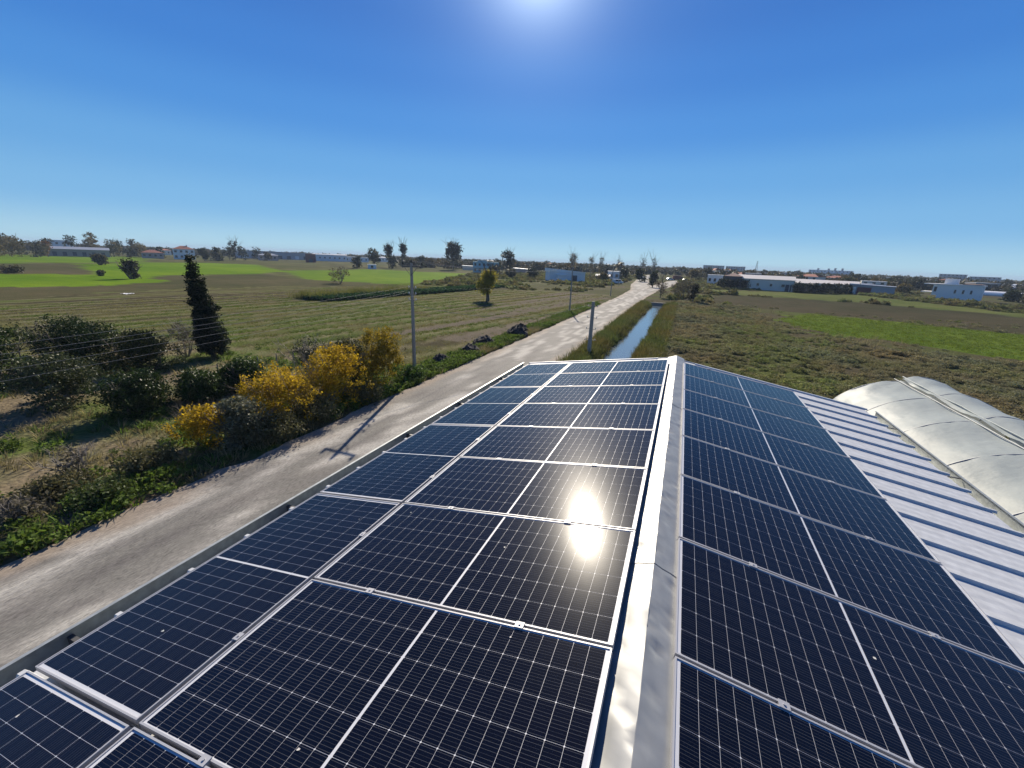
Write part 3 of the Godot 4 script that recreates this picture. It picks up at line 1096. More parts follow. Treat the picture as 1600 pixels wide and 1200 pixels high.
func make_poles() -> void:
	make_pole("tall grey utility pole beside the yellow bushes with a crossarm on top", -17.75, -23.5, 8.05, 0.15, 0.095, 1)
	make_pole("slim utility pole across the road from the bare canal-side post", -18.2, -71.5, 7.7, 0.13, 0.09, 0)
	make_pole("short stout concrete post with small arms standing by the canal bank", -7.5, -37.4, 5.05, 0.20, 0.15, 2)
	make_pole("distant utility pole beside the parked white van", -25.5, -181.0, 8.3, 0.14, 0.09, 0)
	make_pole("thin pole at the roadside between van and second pole", -18.5, -118.0, 7.8, 0.13, 0.09, 0)
	var hs := [-0.02, -0.17, -0.44, -0.62, -1.05]
	var words := ["topmost", "second highest", "middle", "second lowest", "lowest"]
	for i in 5:
		var dx := -0.26 if i % 2 == 0 else 0.30
		make_wire("%s of the five wires running left from the tall pole" % words[i], Vector3(-17.75 + dx, hs[i], -23.5), Vector3(-17.75 + dx, hs[i], 35.5), 0.95)
	make_wire("pale service cable sagging from the tall pole across the road", Vector3(-17.7, -1.25, -23.5), Vector3(-7.5, -1.55, -37.4), 1.1, 0.011)
	for i in 3:
		var px: float = [-0.72, 0.0, 0.86][i]
		make_wire(["left", "middle", "right"][i] + " conductor between the tall pole and the slim pole", Vector3(-17.75 + px, 1.75, -23.5), Vector3(-18.2 + [-0.65, 0.0, 0.65][i], 1.35, -71.5), 0.8, 0.006)
	make_wire("low pale wire from the tall pole toward the slim pole", Vector3(-17.5, -0.1, -23.5), Vector3(-18.2, 0.2, -71.5), 0.9)

# ---------------------------------------------------------------- vegetation

func make_near_plants() -> void:
	var dark := {"spikes": 16, "lobes": 13, "stems": 5, "trunk": 0.05, "clumps": 330, "per": 36, "spread": 0.17, "leaf": 0.074, "c1": Color(0.015, 0.030, 0.009), "c2": Color(0.048, 0.074, 0.020), "mat": M.gloss_leaf}
	var olive := {"spikes": 16, "lobes": 11, "stems": 4, "trunk": 0.04, "clumps": 210, "per": 32, "spread": 0.15, "leaf": 0.07, "c1": Color(0.055, 0.068, 0.030), "c2": Color(0.13, 0.135, 0.070), "mat": M.gloss_leaf}
	var yellow := {"spikes": 34, "lobes": 12, "forks": 3, "stems": 6, "trunk": 0.022, "clumps": 460, "per": 26, "spread": 0.12, "leaf": 0.066, "c1": Color(0.22, 0.15, 0.016), "c2": Color(0.60, 0.41, 0.030), "mat": M.yellow_leaf, "shell": 0.6}
	var yolk := yellow.merged({"c1": Color(0.14, 0.12, 0.016), "c2": Color(0.34, 0.24, 0.025)}, true)
	var grey_twig := {"lobes": 6, "stems": 9, "forks": 3, "trunk": 0.03, "clumps": 60, "per": 24, "spread": 0.14, "leaf": 0.07, "c1": Color(0.09, 0.08, 0.065), "c2": Color(0.15, 0.135, 0.10), "mat": M.twig, "bark": M.grey_bark}
	var under := {"spikes": 14, "lobes": 9, "stems": 6, "forks": 2, "trunk": 0.02, "clumps": 130, "per": 28, "spread": 0.15, "leaf": 0.062, "c1": Color(0.065, 0.07, 0.032), "c2": Color(0.175, 0.16, 0.075), "mat": M.leaf, "top": 0.9}
	var dg := "dark evergreen shrubs left of the road"
	plant("evergreen_shrub", "tall near-black evergreen shrub cut by the left picture edge", "shrub", -38.2, -9.2, 3.9, 6.2, dark, 101, dg)
	plant("evergreen_shrub", "dark evergreen shrub in the back row, right of the black one", "shrub", -40.4, -13.4, 3.4, 5.0, dark, 102, dg)
	plant("evergreen_shrub", "broad dark evergreen shrub in the middle of the back row", "shrub", -37.4, -14.2, 3.3, 5.2, dark, 103, dg)
	plant("evergreen_shrub", "dark shrub with olive top at the cypress end of the back row", "shrub", -34.6, -15.2, 2.9, 4.8, dark.merged({"c2": Color(0.10, 0.095, 0.022)}, true), 104, dg)
	plant("evergreen_shrub", "wide grey-green shrub in front of the dark back row", "shrub", -30.2, -9.0, 2.7, 5.0, olive.merged({"clumps": 330, "c1": Color(0.03, 0.042, 0.018), "c2": Color(0.095, 0.11, 0.045)}, true), 105, dg)
	plant("evergreen_shrub", "round dark glossy shrub in front, nearest the bare ground", "shrub", -26.0, -10.0, 2.3, 4.0, dark, 106, dg)
	plant("evergreen_shrub", "low green shrub left of the small yellow bush", "shrub", -25.4, -13.0, 1.6, 3.2, dark.merged({"c2": Color(0.075, 0.115, 0.026)}, true), 107, dg)
	plant("evergreen_shrub", "mid green shrub between cypress and yellow bushes", "shrub", -25.0, -15.4, 1.9, 3.6, dark.merged({"c2": Color(0.075, 0.12, 0.028)}, true), 108, dg)
	plant("evergreen_shrub", "small dark shrub at the far left behind the verge", "shrub", -34.0, -5.6, 2.4, 3.2, dark, 109, dg)
	plant("twiggy_shrub", "bare grey twiggy shrub behind the dark evergreen row", "shrub", -45.0, -15.5, 2.9, 3.4, grey_twig, 111)
	plant("twiggy_shrub", "bare grey twiggy shrub at the left foot of the cypress", "shrub", -36.6, -19.0, 2.9, 2.4, grey_twig, 112)
	plant("twiggy_shrub", "bare brown thorn shrub on the near verge", "shrub", -20.6, -5.2, 1.2, 1.7, grey_twig.merged({"clumps": 18}, true), 113)
	plant("twiggy_shrub", "low bare thorn shrub nearest the lower left of the verge", "shrub", -18.4, -3.0, 0.7, 1.6, grey_twig.merged({"clumps": 26}, true), 114)
	var yg := "yellow autumn bushes at the road edge"
	plant("yellow_bush", "small bright yellow bush standing apart nearest the camera", "bush", -18.9, -8.9, 2.0, 2.4, yellow.merged({"clumps": 150}, true), 121, yg)
	plant("yellow_bush", "wide golden bush, the left of the two largest", "bush", -18.3, -12.6, 2.9, 4.6, yellow, 122, yg)
	plant("yellow_bush", "tallest golden bush in the middle of the roadside row", "bush", -18.2, -16.0, 3.5, 4.6, yellow, 123, yg)
	plant("yellow_bush", "greenish yellow bush next to the tall pole", "bush", -18.3, -20.4, 3.8, 3.8, yolk, 124, yg)
	plant("olive_bush", "dull green bush with bare pale branches behind the golden bushes", "bush", -23.4, -19.2, 3.0, 4.0, olive.merged({"stems": 9, "forks": 3, "bark": M.grey_bark, "clumps": 90, "c1": Color(0.03, 0.036, 0.02), "c2": Color(0.075, 0.075, 0.045)}, true), 125)
	plant("olive_bush", "green bush filling the gap behind the two right golden bushes", "bush", -19.9, -19.2, 2.9, 3.2, dark.merged({"c1": Color(0.03, 0.045, 0.015), "c2": Color(0.095, 0.10, 0.025)}, true), 126)
	plant("olive_bush", "pale silvery-leaved bush right of the small yellow bush", "bush", -17.6, -9.9, 2.2, 2.2, olive.merged({"c1": Color(0.07, 0.075, 0.045), "c2": Color(0.20, 0.20, 0.13)}, true), 127)
	var ug := "low undergrowth bushes along the road edge"
	plant("undergrowth_bush", "dark grey-brown undergrowth below the left golden bush", "bush", -17.0, -10.9, 1.3, 3.2, under, 131, ug)
	plant("undergrowth_bush", "dark undergrowth below the tallest golden bush", "bush", -16.9, -13.6, 1.3, 2.8, under, 132, ug)
	plant("undergrowth_bush", "low undergrowth between golden bushes and the pole", "bush", -16.9, -17.2, 1.1, 2.6, under, 133, ug)
	plant("undergrowth_bush", "weedy undergrowth left of the pale silvery bush", "bush", -18.6, -6.6, 0.85, 2.4, under, 134, ug)
	plant("undergrowth_bush", "low dry undergrowth behind the near verge grass", "bush", -19.4, -4.4, 0.6, 2.4, under.merged({"c2": Color(0.15, 0.13, 0.065)}, true), 135, ug)
	plant("undergrowth_bush", "leafy undergrowth at the road edge in the lower left", "bush", -17.5, -4.6, 0.55, 2.0, under.merged({"c2": Color(0.075, 0.12, 0.03)}, true), 136, ug)
	plant("undergrowth_bush", "green weeds at the foot of the tall pole", "bush", -17.2, -22.4, 0.9, 2.2, under.merged({"c1": Color(0.05, 0.09, 0.02), "c2": Color(0.09, 0.15, 0.03)}, true), 137, ug)
	# cypress: a tall narrow spire, slightly leaning, ragged
	var t := thing("cypress_tree", "tall dark narrow cypress leaning left above the shrubs", "tree", Vector3(-35.1, ground_at(-35.1, -20.2), -20.2))
	var k := MB.new()
	k.tube([Vector3(0, -0.2, 0), Vector3(-0.2, 3.0, 0), Vector3(-0.75, 6.4, 0.1)], [0.2, 0.14, 0.05], 7)
	put("trunk", k.mesh(), M.bark, t)
	var lobes := []
	for i in 24:
		var f := i / 23.0
		var y := lerpf(0.9, 8.0, f)
		var rr := lerpf(1.22, 0.10, f) * (1.0 if f > 0.12 else 0.9)
		lobes.append([Vector3(lerpf(0.15, -1.15, f) + sin(i * 2.1) * 0.05, y, cos(i * 1.7) * 0.10), Vector3(rr, 0.75, rr)])
	lobes.append([Vector3(-0.2, 5.6, 0.2), Vector3(0.35, 0.9, 0.35)])
	lobes.append([Vector3(1.35, 4.15, 0.2), Vector3(0.5, 0.16, 0.25)])
	put("crown", leaf_mesh(150, lobes, 640, 36, 0.13, 0.085, Color(0.010, 0.017, 0.009), Color(0.028, 0.040, 0.018), 0.55, 2.2), M.leaf, t)
	# mounds of dark earth along the road
	for m in [[-18.0, -27.6, 0.75, 1.5, "dark earth mound nearest the tall pole"], [-17.8, -32.6, 0.75, 1.9, "brown-topped earth mound, second from the tall pole"], [-18.4, -37.0, 0.85, 2.3, "black earth mound, third from the tall pole"], [-17.4, -43.6, 1.25, 2.5, "largest black earth mound, farthest along the road"], [-17.9, -46.4, 1.0, 1.9, "low earth mound just behind the largest one"]]:
		var mo := thing("earth_mound", m[4] + " on the left verge", "mound", Vector3(m[0], ground_at(m[0], m[1]), m[1]), 0.0, "earth mounds on the verge")
		var g := []
		for i in 9:
			var row := []
			for j in 16:
				var a := TAU * j / 16.0
				var f := i / 8.0
				var w: float = 1.0 + nz.get_noise_2d(cos(a) * 30.0 + m[0] * 40.0, sin(a) * 30.0 + i * 6.0) * 0.35
				row.append(Vector3(cos(a) * m[3] * 0.55 * f * w, m[2] * pow(1.0 - f * f * 0.999, 0.75) * (1.0 + nz.get_noise_2d(cos(a) * 40.0 * f, sin(a) * 40.0 * f + m[1] * 9.0) * 0.35) - 0.05, sin(a) * m[3] * 0.6 * f * w))
			g.append(row)
		var mk := MB.new()
		for i in 8:
			for j in 16:
				var l := (j + 1) % 16
				mk.quad(g[i][j], g[i][l], g[i + 1][l], g[i + 1][j])
		put("heap", mk.mesh(), M.soil, mo)

func make_field_trees() -> void:
	var far := {"lobes": 8, "clear": 0.07, "trunk": 0.2, "clumps": 90, "per": 10, "spread": 0.5, "leaf": 0.55, "c1": Color(0.022, 0.032, 0.018), "c2": Color(0.055, 0.066, 0.034)}
	plant("willow_tree", "round yellow-green willow with thick trunk alone in the stubble field", "tree", -38.2, -79.8, 6.4, 5.2, {"lobes": 8, "clear": 0.28, "trunk": 0.34, "boughs": 6, "forks": 2, "clumps": 260, "per": 26, "spread": 0.30, "leaf": 0.14, "c1": Color(0.20, 0.185, 0.03), "c2": Color(0.38, 0.33, 0.06), "mat": M.yellow_leaf, "droop": 0.4, "long": 2.2, "shell": 0.35}, 201)
	plant("bare_tree", "half-bare spreading tree in front of the pale green field", "tree", -94.3, -96.2, 4.7, 6.4, {"lobes": 6, "stems": 7, "forks": 3, "trunk": 0.08, "clumps": 60, "per": 14, "spread": 0.3, "leaf": 0.2, "c1": Color(0.09, 0.085, 0.05), "c2": Color(0.17, 0.14, 0.07), "bark": M.grey_bark, "top": 1.1}, 202)
	plant("field_bush", "dark round bush alone on the bright green field", "bush", -135.4, -65.9, 5.0, 4.2, far.merged({"stems": 5, "clumps": 90, "per": 24, "spread": 0.35, "leaf": 0.28, "c1": Color(0.022, 0.028, 0.015), "c2": Color(0.05, 0.05, 0.025)}, true), 203)
	plant("field_bush", "tiny grey bush left of the dark round one", "bush", -152.3, -67.0, 1.6, 2.6, far.merged({"stems": 4, "clumps": 30, "per": 18, "spread": 0.2, "leaf": 0.2}, true), 204)
	plant("field_bush", "dark low thicket at the left end of the brown strip", "bush", -172.0, -56.0, 2.0, 8.0, far.merged({"stems": 4, "clumps": 50, "per": 18, "spread": 0.4, "leaf": 0.25, "c1": Color(0.03, 0.03, 0.02), "c2": Color(0.07, 0.065, 0.035)}, true), 205)
	plant("field_bush", "grey thicket on the corner where brown strip meets green field", "bush", -232.0, -104.0, 4.2, 6.0, far.merged({"stems": 5, "c1": Color(0.06, 0.055, 0.04), "c2": Color(0.11, 0.10, 0.07)}, true), 206)
	var euc := far.merged({"clear": 0.3, "trunk": 0.35, "boughs": 7, "forks": 2, "lobes": 9, "clumps": 120, "per": 12, "spread": 0.55, "c1": Color(0.020, 0.028, 0.022), "c2": Color(0.055, 0.062, 0.045), "tall": 1.1, "top": 0.95}, true)
	plant("eucalyptus_tree", "tallest dark eucalyptus on the skyline left of the teal house", "tree", -156.3, -272.0, 19.3, 15.5, euc.merged({"clumps": 170, "spread": 0.8, "leaf": 0.75}, true), 211, "tall trees on the skyline")
	plant("eucalyptus_tree", "dark eucalyptus right of the teal house", "tree", -104.7, -249.4, 14.0, 10.5, euc, 212, "tall trees on the skyline")
	plant("eucalyptus_tree", "greyish tree at the left of the skyline trio", "tree", -201.8, -242.0, 12.4, 11.0, euc.merged({"c1": Color(0.045, 0.052, 0.035), "c2": Color(0.09, 0.095, 0.06)}, true), 213, "tall trees on the skyline")
	plant("eucalyptus_tree", "narrow dark tree in the middle of the skyline trio", "tree", -201.2, -257.3, 16.4, 7.0, euc, 214, "tall trees on the skyline")
	plant("eucalyptus_tree", "narrow dark tree at the right of the skyline trio", "tree", -198.0, -269.6, 17.5, 7.2, euc, 215, "tall trees on the skyline")
	plant("dark_tree", "low dark tree under the skyline trio", "tree", -182.0, -236.0, 8.5, 9.0, far, 216)
	plant("dark_tree", "dark bushy tree just left of the small white shed", "tree", -190.0, -212.0, 7.5, 8.0, far, 217)
	plant("dark_tree", "low dark tree right of the skyline trio", "tree", -186.0, -275.0, 9.0, 10.0, far, 218)
	var pop := {"lobes": 8, "clear": 0.12, "trunk": 0.18, "boughs": 9, "forks": 2, "clumps": 70, "per": 9, "spread": 0.45, "leaf": 0.32, "c1": Color(0.09, 0.085, 0.05), "c2": Color(0.18, 0.15, 0.08), "tall": 1.7, "top": 0.7, "bark": M.grey_bark}
	var pg := "thin poplars by the road junction"
	plant("poplar_tree", "tall thin poplar behind the pale blue barn", "tree", -56.5, -224.0, 13.2, 6.5, pop.merged({"clumps": 95, "c1": Color(0.08, 0.06, 0.035), "c2": Color(0.17, 0.12, 0.06)}, true), 221, pg)
	plant("poplar_tree", "bare poplar in the pair right of the barn, left one", "tree", -58.4, -281.5, 12.2, 5.6, pop, 222, pg)
	plant("poplar_tree", "bare poplar in the pair right of the barn, right one", "tree", -53.0, -288.4, 12.8, 4.2, pop, 223, pg)
	plant("poplar_tree", "smaller bare poplar between the pair and the palm", "tree", -49.5, -342.0, 12.5, 4.8, pop, 224, pg)
	plant("poplar_tree", "leafy poplar left of the pair above the road junction", "tree", -31.2, -345.9, 14.3, 7.2, pop.merged({"c1": Color(0.05, 0.055, 0.035), "c2": Color(0.10, 0.10, 0.06)}, true), 225, pg)
	plant("poplar_tree", "leafy poplar right of the pair above the road junction", "tree", -21.6, -322.6, 14.6, 5.2, pop.merged({"c1": Color(0.05, 0.055, 0.035), "c2": Color(0.10, 0.10, 0.06)}, true), 226, pg)
	plant("junction_tree", "dark green tree on the island of the road junction", "tree", -11.6, -178.0, 6.2, 4.6, far.merged({"spread": 0.3, "leaf": 0.3, "per": 16}, true), 231)
	plant("junction_tree", "dark tree behind the parked cars left of the junction", "tree", -33.5, -250.0, 6.8, 9.0, far, 232)
	plant("junction_tree", "half-bare tree at the end of the canal", "tree", -5.6, -122.0, 4.9, 4.6, {"lobes": 6, "clear": 0.1, "trunk": 0.11, "boughs": 8, "forks": 3, "clumps": 70, "per": 16, "spread": 0.24, "leaf": 0.14, "c1": Color(0.10, 0.075, 0.05), "c2": Color(0.15, 0.12, 0.07), "bark": M.bark}, 233)
	plant("junction_tree", "grey-brown leafless thicket right of the half-bare canal tree", "tree", 0.2, -126.0, 4.8, 8.5, {"lobes": 7, "stems": 8, "forks": 3, "trunk": 0.06, "clumps": 120, "per": 20, "spread": 0.3, "leaf": 0.16, "c1": Color(0.075, 0.068, 0.055), "c2": Color(0.13, 0.12, 0.095), "mat": M.twig}, 234)
	plant("junction_tree", "dark leaning tree with a shadow on the rough field", "tree", 2.6, -114.0, 4.6, 3.2, {"lobes": 6, "clear": 0.05, "trunk": 0.18, "clumps": 110, "per": 18, "spread": 0.25, "leaf": 0.18, "c1": Color(0.03, 0.028, 0.02), "c2": Color(0.075, 0.065, 0.04)}, 235)
	# palm
	for p in [[-30.7, -221.4, 8.6, "shaggy palm beside the distant pole"], [-116.0, -268.0, 11.0, "palm rising behind the teal house"]]:
		var t := thing("palm_tree", p[3], "tree", Vector3(p[0], ground_at(p[0], p[1]), p[1]), 0.0, "palms")
		var k := MB.new()
		k.tube([Vector3(0, -0.2, 0), Vector3(0.1, p[2] * 0.5, 0), Vector3(0, p[2], 0)], [0.3, 0.24, 0.22], 7)
		put("trunk", k.mesh(), M.bark, t)
		k = MB.new()
		k.colored = true
		var r := RandomNumberGenerator.new()
		r.seed = int(p[2] * 10)
		for i in 46:
			var a := r.randf() * TAU
			var up := r.randf_range(-0.8, 1.1)
			var d := Vector3(cos(a), 0, sin(a))
			var c0 := Vector3(0, p[2], 0)
			var m := c0 + d * 1.1 + Vector3.UP * (0.6 * up + 0.3)
			var e := c0 + d * 2.0 + Vector3.UP * (0.9 * up - 0.6)
			var b := Vector3(-d.z, 0, d.x) * 0.22
			k.tint = Color(0.03, 0.04, 0.018) if up > 0.0 else Color(0.11, 0.06, 0.03)
			k.quad(c0 - b * 0.3, c0 + b * 0.3, m + b, m - b)
			k.tri(m - b, m + b, e, Vector3.UP, Vector3.UP, Vector3.UP)
		put("crown", k.mesh(), M.leaf, t)
	# tree rows and single trees far left and far right
	var autumn := far.merged({"c1": Color(0.09, 0.075, 0.03), "c2": Color(0.18, 0.14, 0.05)}, true)
	var rust := far.merged({"c1": Color(0.14, 0.075, 0.03), "c2": Color(0.24, 0.13, 0.05)}, true)
	var greyt := far.merged({"c1": Color(0.07, 0.07, 0.045), "c2": Color(0.13, 0.12, 0.08)}, true)
	var rows := [
		[far, -405, -128, 9.5, 9, "dark tree at the left picture edge on the horizon"],
		[autumn, -355, -121, 9.5, 11, "broad autumn-tinged tree near the left edge of the far field"],
		[greyt, -352, -130, 8.5, 9, "greyish tree right of the broad autumn-tinged one"],
		[rust, -360, -138, 7.8, 4.5, "small orange tree before the long low barn"],
		[far, -399, -166, 12.5, 8, "tall dark tree behind the long low barn"],
		[autumn, -408, -182, 14.5, 9, "tall yellowing tree right of the barn"],
		[autumn, -400, -190, 10.5, 10, "spreading yellowing tree at the far field edge"],
		[far, -415, -200, 11.5, 8, "dark tree between two yellowing trees on the far edge"],
		[greyt, -420, -213, 12.0, 8, "pale poplar-like tree above the far field"],
		[autumn, -385, -200, 8.5, 9, "low yellow tree left of the red-roofed houses"],
		[far, -372, -205, 7.5, 8, "dark tree between the two red-roofed houses"],
		[far, -309, -197, 8.8, 6, "round dark tree first right of the cypress on the skyline"],
		[far, -312, -208, 9.3, 6, "dark tree second right of the cypress on the skyline"],
		[far, -345, -240, 9.0, 8, "low dark tree third right of the cypress on the skyline"],
		[euc.merged({"clumps": 60}, true), -358, -254, 13.8, 6.5, "tall thin-crowned tree sticking up right of the cypress"],
		[far, -342, -250, 9.8, 8, "bushy dark tree left of the long warehouse"],
		[greyt, -330, -262, 7.5, 7, "grey tree before the left end of the long warehouse"],
		[far, -380, -290, 10, 9, "dark tree rising behind the long warehouse"],
		[autumn, -348, -112, 8.0, 9, "low autumn-tinged tree just left of the broad one"],
		[greyt, -372, -126, 10.5, 8, "pale bare-topped tree behind the broad autumn-tinged one"],
		[greyt, -380, -133, 10.0, 7, "second pale bare-topped tree behind the broad one"],
		[far, -395, -152, 9.5, 8, "dark tree over the left end of the long barn"],
		[greyt, -392, -172, 10.0, 9, "grey tree over the right end of the long barn"],
		[autumn, -398, -178, 11.5, 8, "yellow tree beside the tallest yellowing one"],
		[far, -392, -186, 8.0, 10, "dark bushes at the foot of the yellowing trees"],
		[far, -383, -192, 6.0, 10, "dark hedge-like bushes right of the yellowing trees"],
		[autumn, -402, -208, 9.5, 9, "yellowish tree behind the single-storey red-roofed house"],
		[far, -334, -222, 6.5, 9, "dark bush between white house and skyline trees"],
		[greyt, -322, -214, 6.0, 8, "grey bush third right of the cypress at field edge"],
		[far, -130, -290, 9, 11, "dark tree behind the teal house"],
		[far, -170, -300, 10, 14, "dark tree mass right of the tallest eucalyptus"],
		[greyt, -98, -215, 5.0, 9, "grey-green thicket right of the willow"],
		[greyt, -80, -195, 4.2, 8, "grey-green thicket left of the pale barn"],
		[far, -72, -205, 4.6, 7, "dark bush at the left wall of the pale barn"],
		[autumn, -38, -215, 4.0, 7, "olive bush between pale barn and parked van"],
		[far, -22, -235, 6.5, 7, "dark tree left of the junction island"],
		[autumn, 6, -300, 7.0, 9, "yellowish tree behind the side road"],
		[greyt, 14, -310, 9.0, 8, "pale leafless tree before the far apartment blocks"],
		[far, 20, -262, 5.5, 8, "dark tree behind the small white outbuilding"],
		[far, 73, -250, 6.0, 9, "dark green tree left of the shed with maroon door"],
		[far, 120, -225, 4.4, 8, "dark olive tree right of the white villa"],
		[greyt, 112, -200, 3.6, 7, "grey olive tree in front of the white villa"],
		[greyt, 118, -184, 3.8, 7, "first grey-green olive in the row at the right edge"],
		[far, 117, -172, 3.9, 7, "second dark olive in the row at the right edge"],
		[greyt, 120, -160, 3.8, 7, "third grey-green olive in the row at the right edge"],
		[far, 124, -152, 3.8, 7, "fourth dark olive in the row at the right edge"],
		[far, 135, -198, 4.6, 8, "dark tree behind the olive row at the right edge"],
		[far, 150, -215, 5.0, 9, "farther dark tree behind the right olive row"],
		[autumn, 95, -250, 4.5, 8, "yellowish tree behind the white villa"],
	]
	for i in rows.size():
		var q: Array = rows[i]
		plant("distant_tree", q[5], "tree", q[1], q[2], q[3] * (1.15 if q[1] < -340.0 else 1.0), q[4] * (1.35 if q[1] < -300.0 else 1.0), q[0], 300 + i * 7, "trees at the far edges of the fields")
	# hedges on the right: dark clipped screens
	var hedge := {"lobes": 14, "stems": 4, "trunk": 0.05, "clumps": 200, "per": 14, "spread": 0.35, "leaf": 0.3, "c1": Color(0.010, 0.022, 0.016), "c2": Color(0.026, 0.044, 0.028)}
	for hd in [[14, -203, 27, -211, "dark green hedge screen before the tiled-roof house"], [53, -208, 69, -222, "dark green hedge screen between pale hall and maroon-door shed"], [42, -203, 53, -208, "dark hedge at the right end of the pale long hall"]]:
		var a := Vector3(hd[0], 0, hd[1])
		var b := Vector3(hd[2], 0, hd[3])
		var l := a.distance_to(b)
		var t := thing("hedge", hd[4], "hedge", Vector3((a.x + b.x) / 2, ground_at(a.x, a.z), (a.z + b.z) / 2), -atan2(b.z - a.z, b.x - a.x), "dark hedges on the right")
		var lobes := []
		for i in 12:
			lobes.append([Vector3(lerpf(-0.47, 0.47, i / 11.0) * l, 1.9 + sin(i * 1.9) * 0.15, 0), Vector3(l / 18.0, 2.1, 1.0)])
		var k := MB.new()
		for i in 7:
			k.tube([Vector3(lerpf(-0.45, 0.45, i / 6.0) * l, -0.1, 0), Vector3(lerpf(-0.45, 0.45, i / 6.0) * l, 3.0, 0)], [0.08, 0.04], 5)
		put("stem", k.mesh(), M.bark, t)
		put("foliage", leaf_mesh(int(l * 7), lobes, 330, 14, 0.3, 0.32, hedge.c1, hedge.c2, 0.6), M.leaf, t)

func make_undergrowth() -> void:
	var white := Color.WHITE
	# dry scrub of the rough field on the right
	var scrub := []
	for s in 5:
		var lob := [[Vector3(0, 0.22, 0), Vector3(0.55, 0.28, 0.55)], [Vector3(0.3, 0.3, 0.1), Vector3(0.32, 0.28, 0.3)], [Vector3(-0.25, 0.2, -0.2), Vector3(0.35, 0.3, 0.35)]]
		scrub.append(leaf_mesh(700 + s, lob, 30, 14, 0.10, 0.062, Color(0.19, 0.172, 0.098), Color(0.31, 0.28, 0.165), 0.3, 2.4))
	var pl := [[], [], [], [], []]
	var tn := [[], [], [], [], []]
	var n := 0
	while n < 15000:
		var z := -rng.randf_range(9.5, 112.0)
		var x := rng.randf_range(-2.2, 62.0)
		if z > -13.5 and x < 12.0: continue
		n += 1
		var f := nz.get_noise_2d(x * 1.6, z * 1.6 + 40.0)
		if z < -58.0 and x > 15.0 and (rng.randf() > 0.12 or Geometry2D.is_point_in_polygon(Vector2(x, z), fields[7][1])): continue
		if z < -86.0 and rng.randf() > 0.5: continue
		var green := clampf(nz.get_noise_2d(x * 0.9 + 70.0, z * 0.9) * 1.6 + 0.25, 0.0, 1.0)
		var warm := nz.get_noise_2d(x * 2.0, z * 2.0 + 800.0)
		var c := Color(1.0 + warm * 0.22, 1.0, 0.95 - warm * 0.1).lerp(Color(0.85, 1.12, 0.55), green * rng.randf_range(0.2, 1.0))
		var k := rng.randf_range(0.75, 1.2)
		var s := rng.randi() % 5
		pl[s].append(turned(x, z, rng.randf_range(0.5, 1.05) * (1.0 + f * 0.6), rng.randf_range(0.45, 0.9), 0.05))
		tn[s].append(Color(c.r * k, c.g * k, c.b * k))
	for s in 5:
		scatter("scrub", "dry grey-green scrub covering the rough field on the right", "scrub", scrub[s], M.twig, pl[s], tn[s])
	# taller dry weeds standing in the scrub
	var tall := tuft_mesh(790, 26, 0.95, 0.7, 0.022, Color(0.15, 0.13, 0.075), Color(0.30, 0.27, 0.16), 0.55)
	var tp := []
	var tc := []
	for i in 1500:
		var z := -rng.randf_range(13.0, 100.0)
		var x := rng.randf_range(-1.5, 60.0)
		if z > -16.0 and x < 14.0: continue
		if Geometry2D.is_point_in_polygon(Vector2(x, z), fields[7][1]) or nz.get_noise_2d(x * 1.5 + 600.0, z * 1.5) < 0.02: continue
		tp.append(turned(x, z, rng.randf_range(0.5, 1.15), rng.randf_range(0.6, 1.1)))
		tc.append(white * rng.randf_range(0.7, 1.15))
	scatter("tall_dry_weeds", "taller straw-coloured weeds standing in the scrub on the right", "weeds", tall, M.grass, tp, tc)
	# stubble and weeds on the big field, in rows along the road's direction
	var stub := tuft_mesh(801, 7, 0.15, 0.35, 0.03, Color(0.15, 0.14, 0.058), Color(0.27, 0.24, 0.11), 0.9)
	var weed := tuft_mesh(802, 9, 0.13, 0.45, 0.05, Color(0.085, 0.12, 0.022), Color(0.14, 0.19, 0.036), 1.2)
	var a := []
	var ac := []
	var b := []
	var bc := []
	for i in 42000:
		var x := -18.2 - pow(rng.randf(), 1.25) * 66.0
		var z := 4.0 - rng.randf() * 120.0
		if x > -47.0 and z > -24.0: continue
		var along := (x + z * 0.17) / 3.4
		x += (roundf(along) - along) * 3.4 * rng.randf_range(0.0, 0.85)
		if nz.get_noise_2d((x + z * 0.17) * 6.0, z * 0.12 + 500.0) > 0.14 and rng.randf() < 0.85: continue
		var green := nz.get_noise_2d(x * 2.2 + 40.0, z * 2.2) + nz.get_noise_2d(x * 0.35, z * 0.35) * 0.7
		if rng.randf() < 0.45 + green * 1.6:
			b.append(turned(x, z, rng.randf_range(0.6, 1.3)))
			bc.append(white * rng.randf_range(0.75, 1.2))
		else:
			a.append(turned(x, z, rng.randf_range(0.6, 1.3)))
			ac.append(white * rng.randf_range(0.7, 1.15))
	scatter("stubble", "dry stubble standing in rows on the field left of the road", "stubble", stub, M.grass, a, ac)
	scatter("field_weeds", "low green weeds growing between the stubble rows", "weeds", weed, M.grass, b, bc)
	# verge and rough plot on the left
	var vg := tuft_mesh(811, 16, 0.34, 0.5, 0.05, Color(0.075, 0.125, 0.022), Color(0.145, 0.22, 0.038), 1.0)
	var vd := tuft_mesh(812, 16, 0.42, 0.45, 0.03, Color(0.17, 0.145, 0.07), Color(0.30, 0.26, 0.145), 0.9)
	var vl := leaf_mesh(813, [[Vector3(0, 0.14, 0), Vector3(0.36, 0.2, 0.36)]], 16, 8, 0.09, 0.085, Color(0.065, 0.105, 0.022), Color(0.135, 0.20, 0.04), 0.3, 1.3)
	var pa := [[], [], []]
	var ca := [[], [], []]
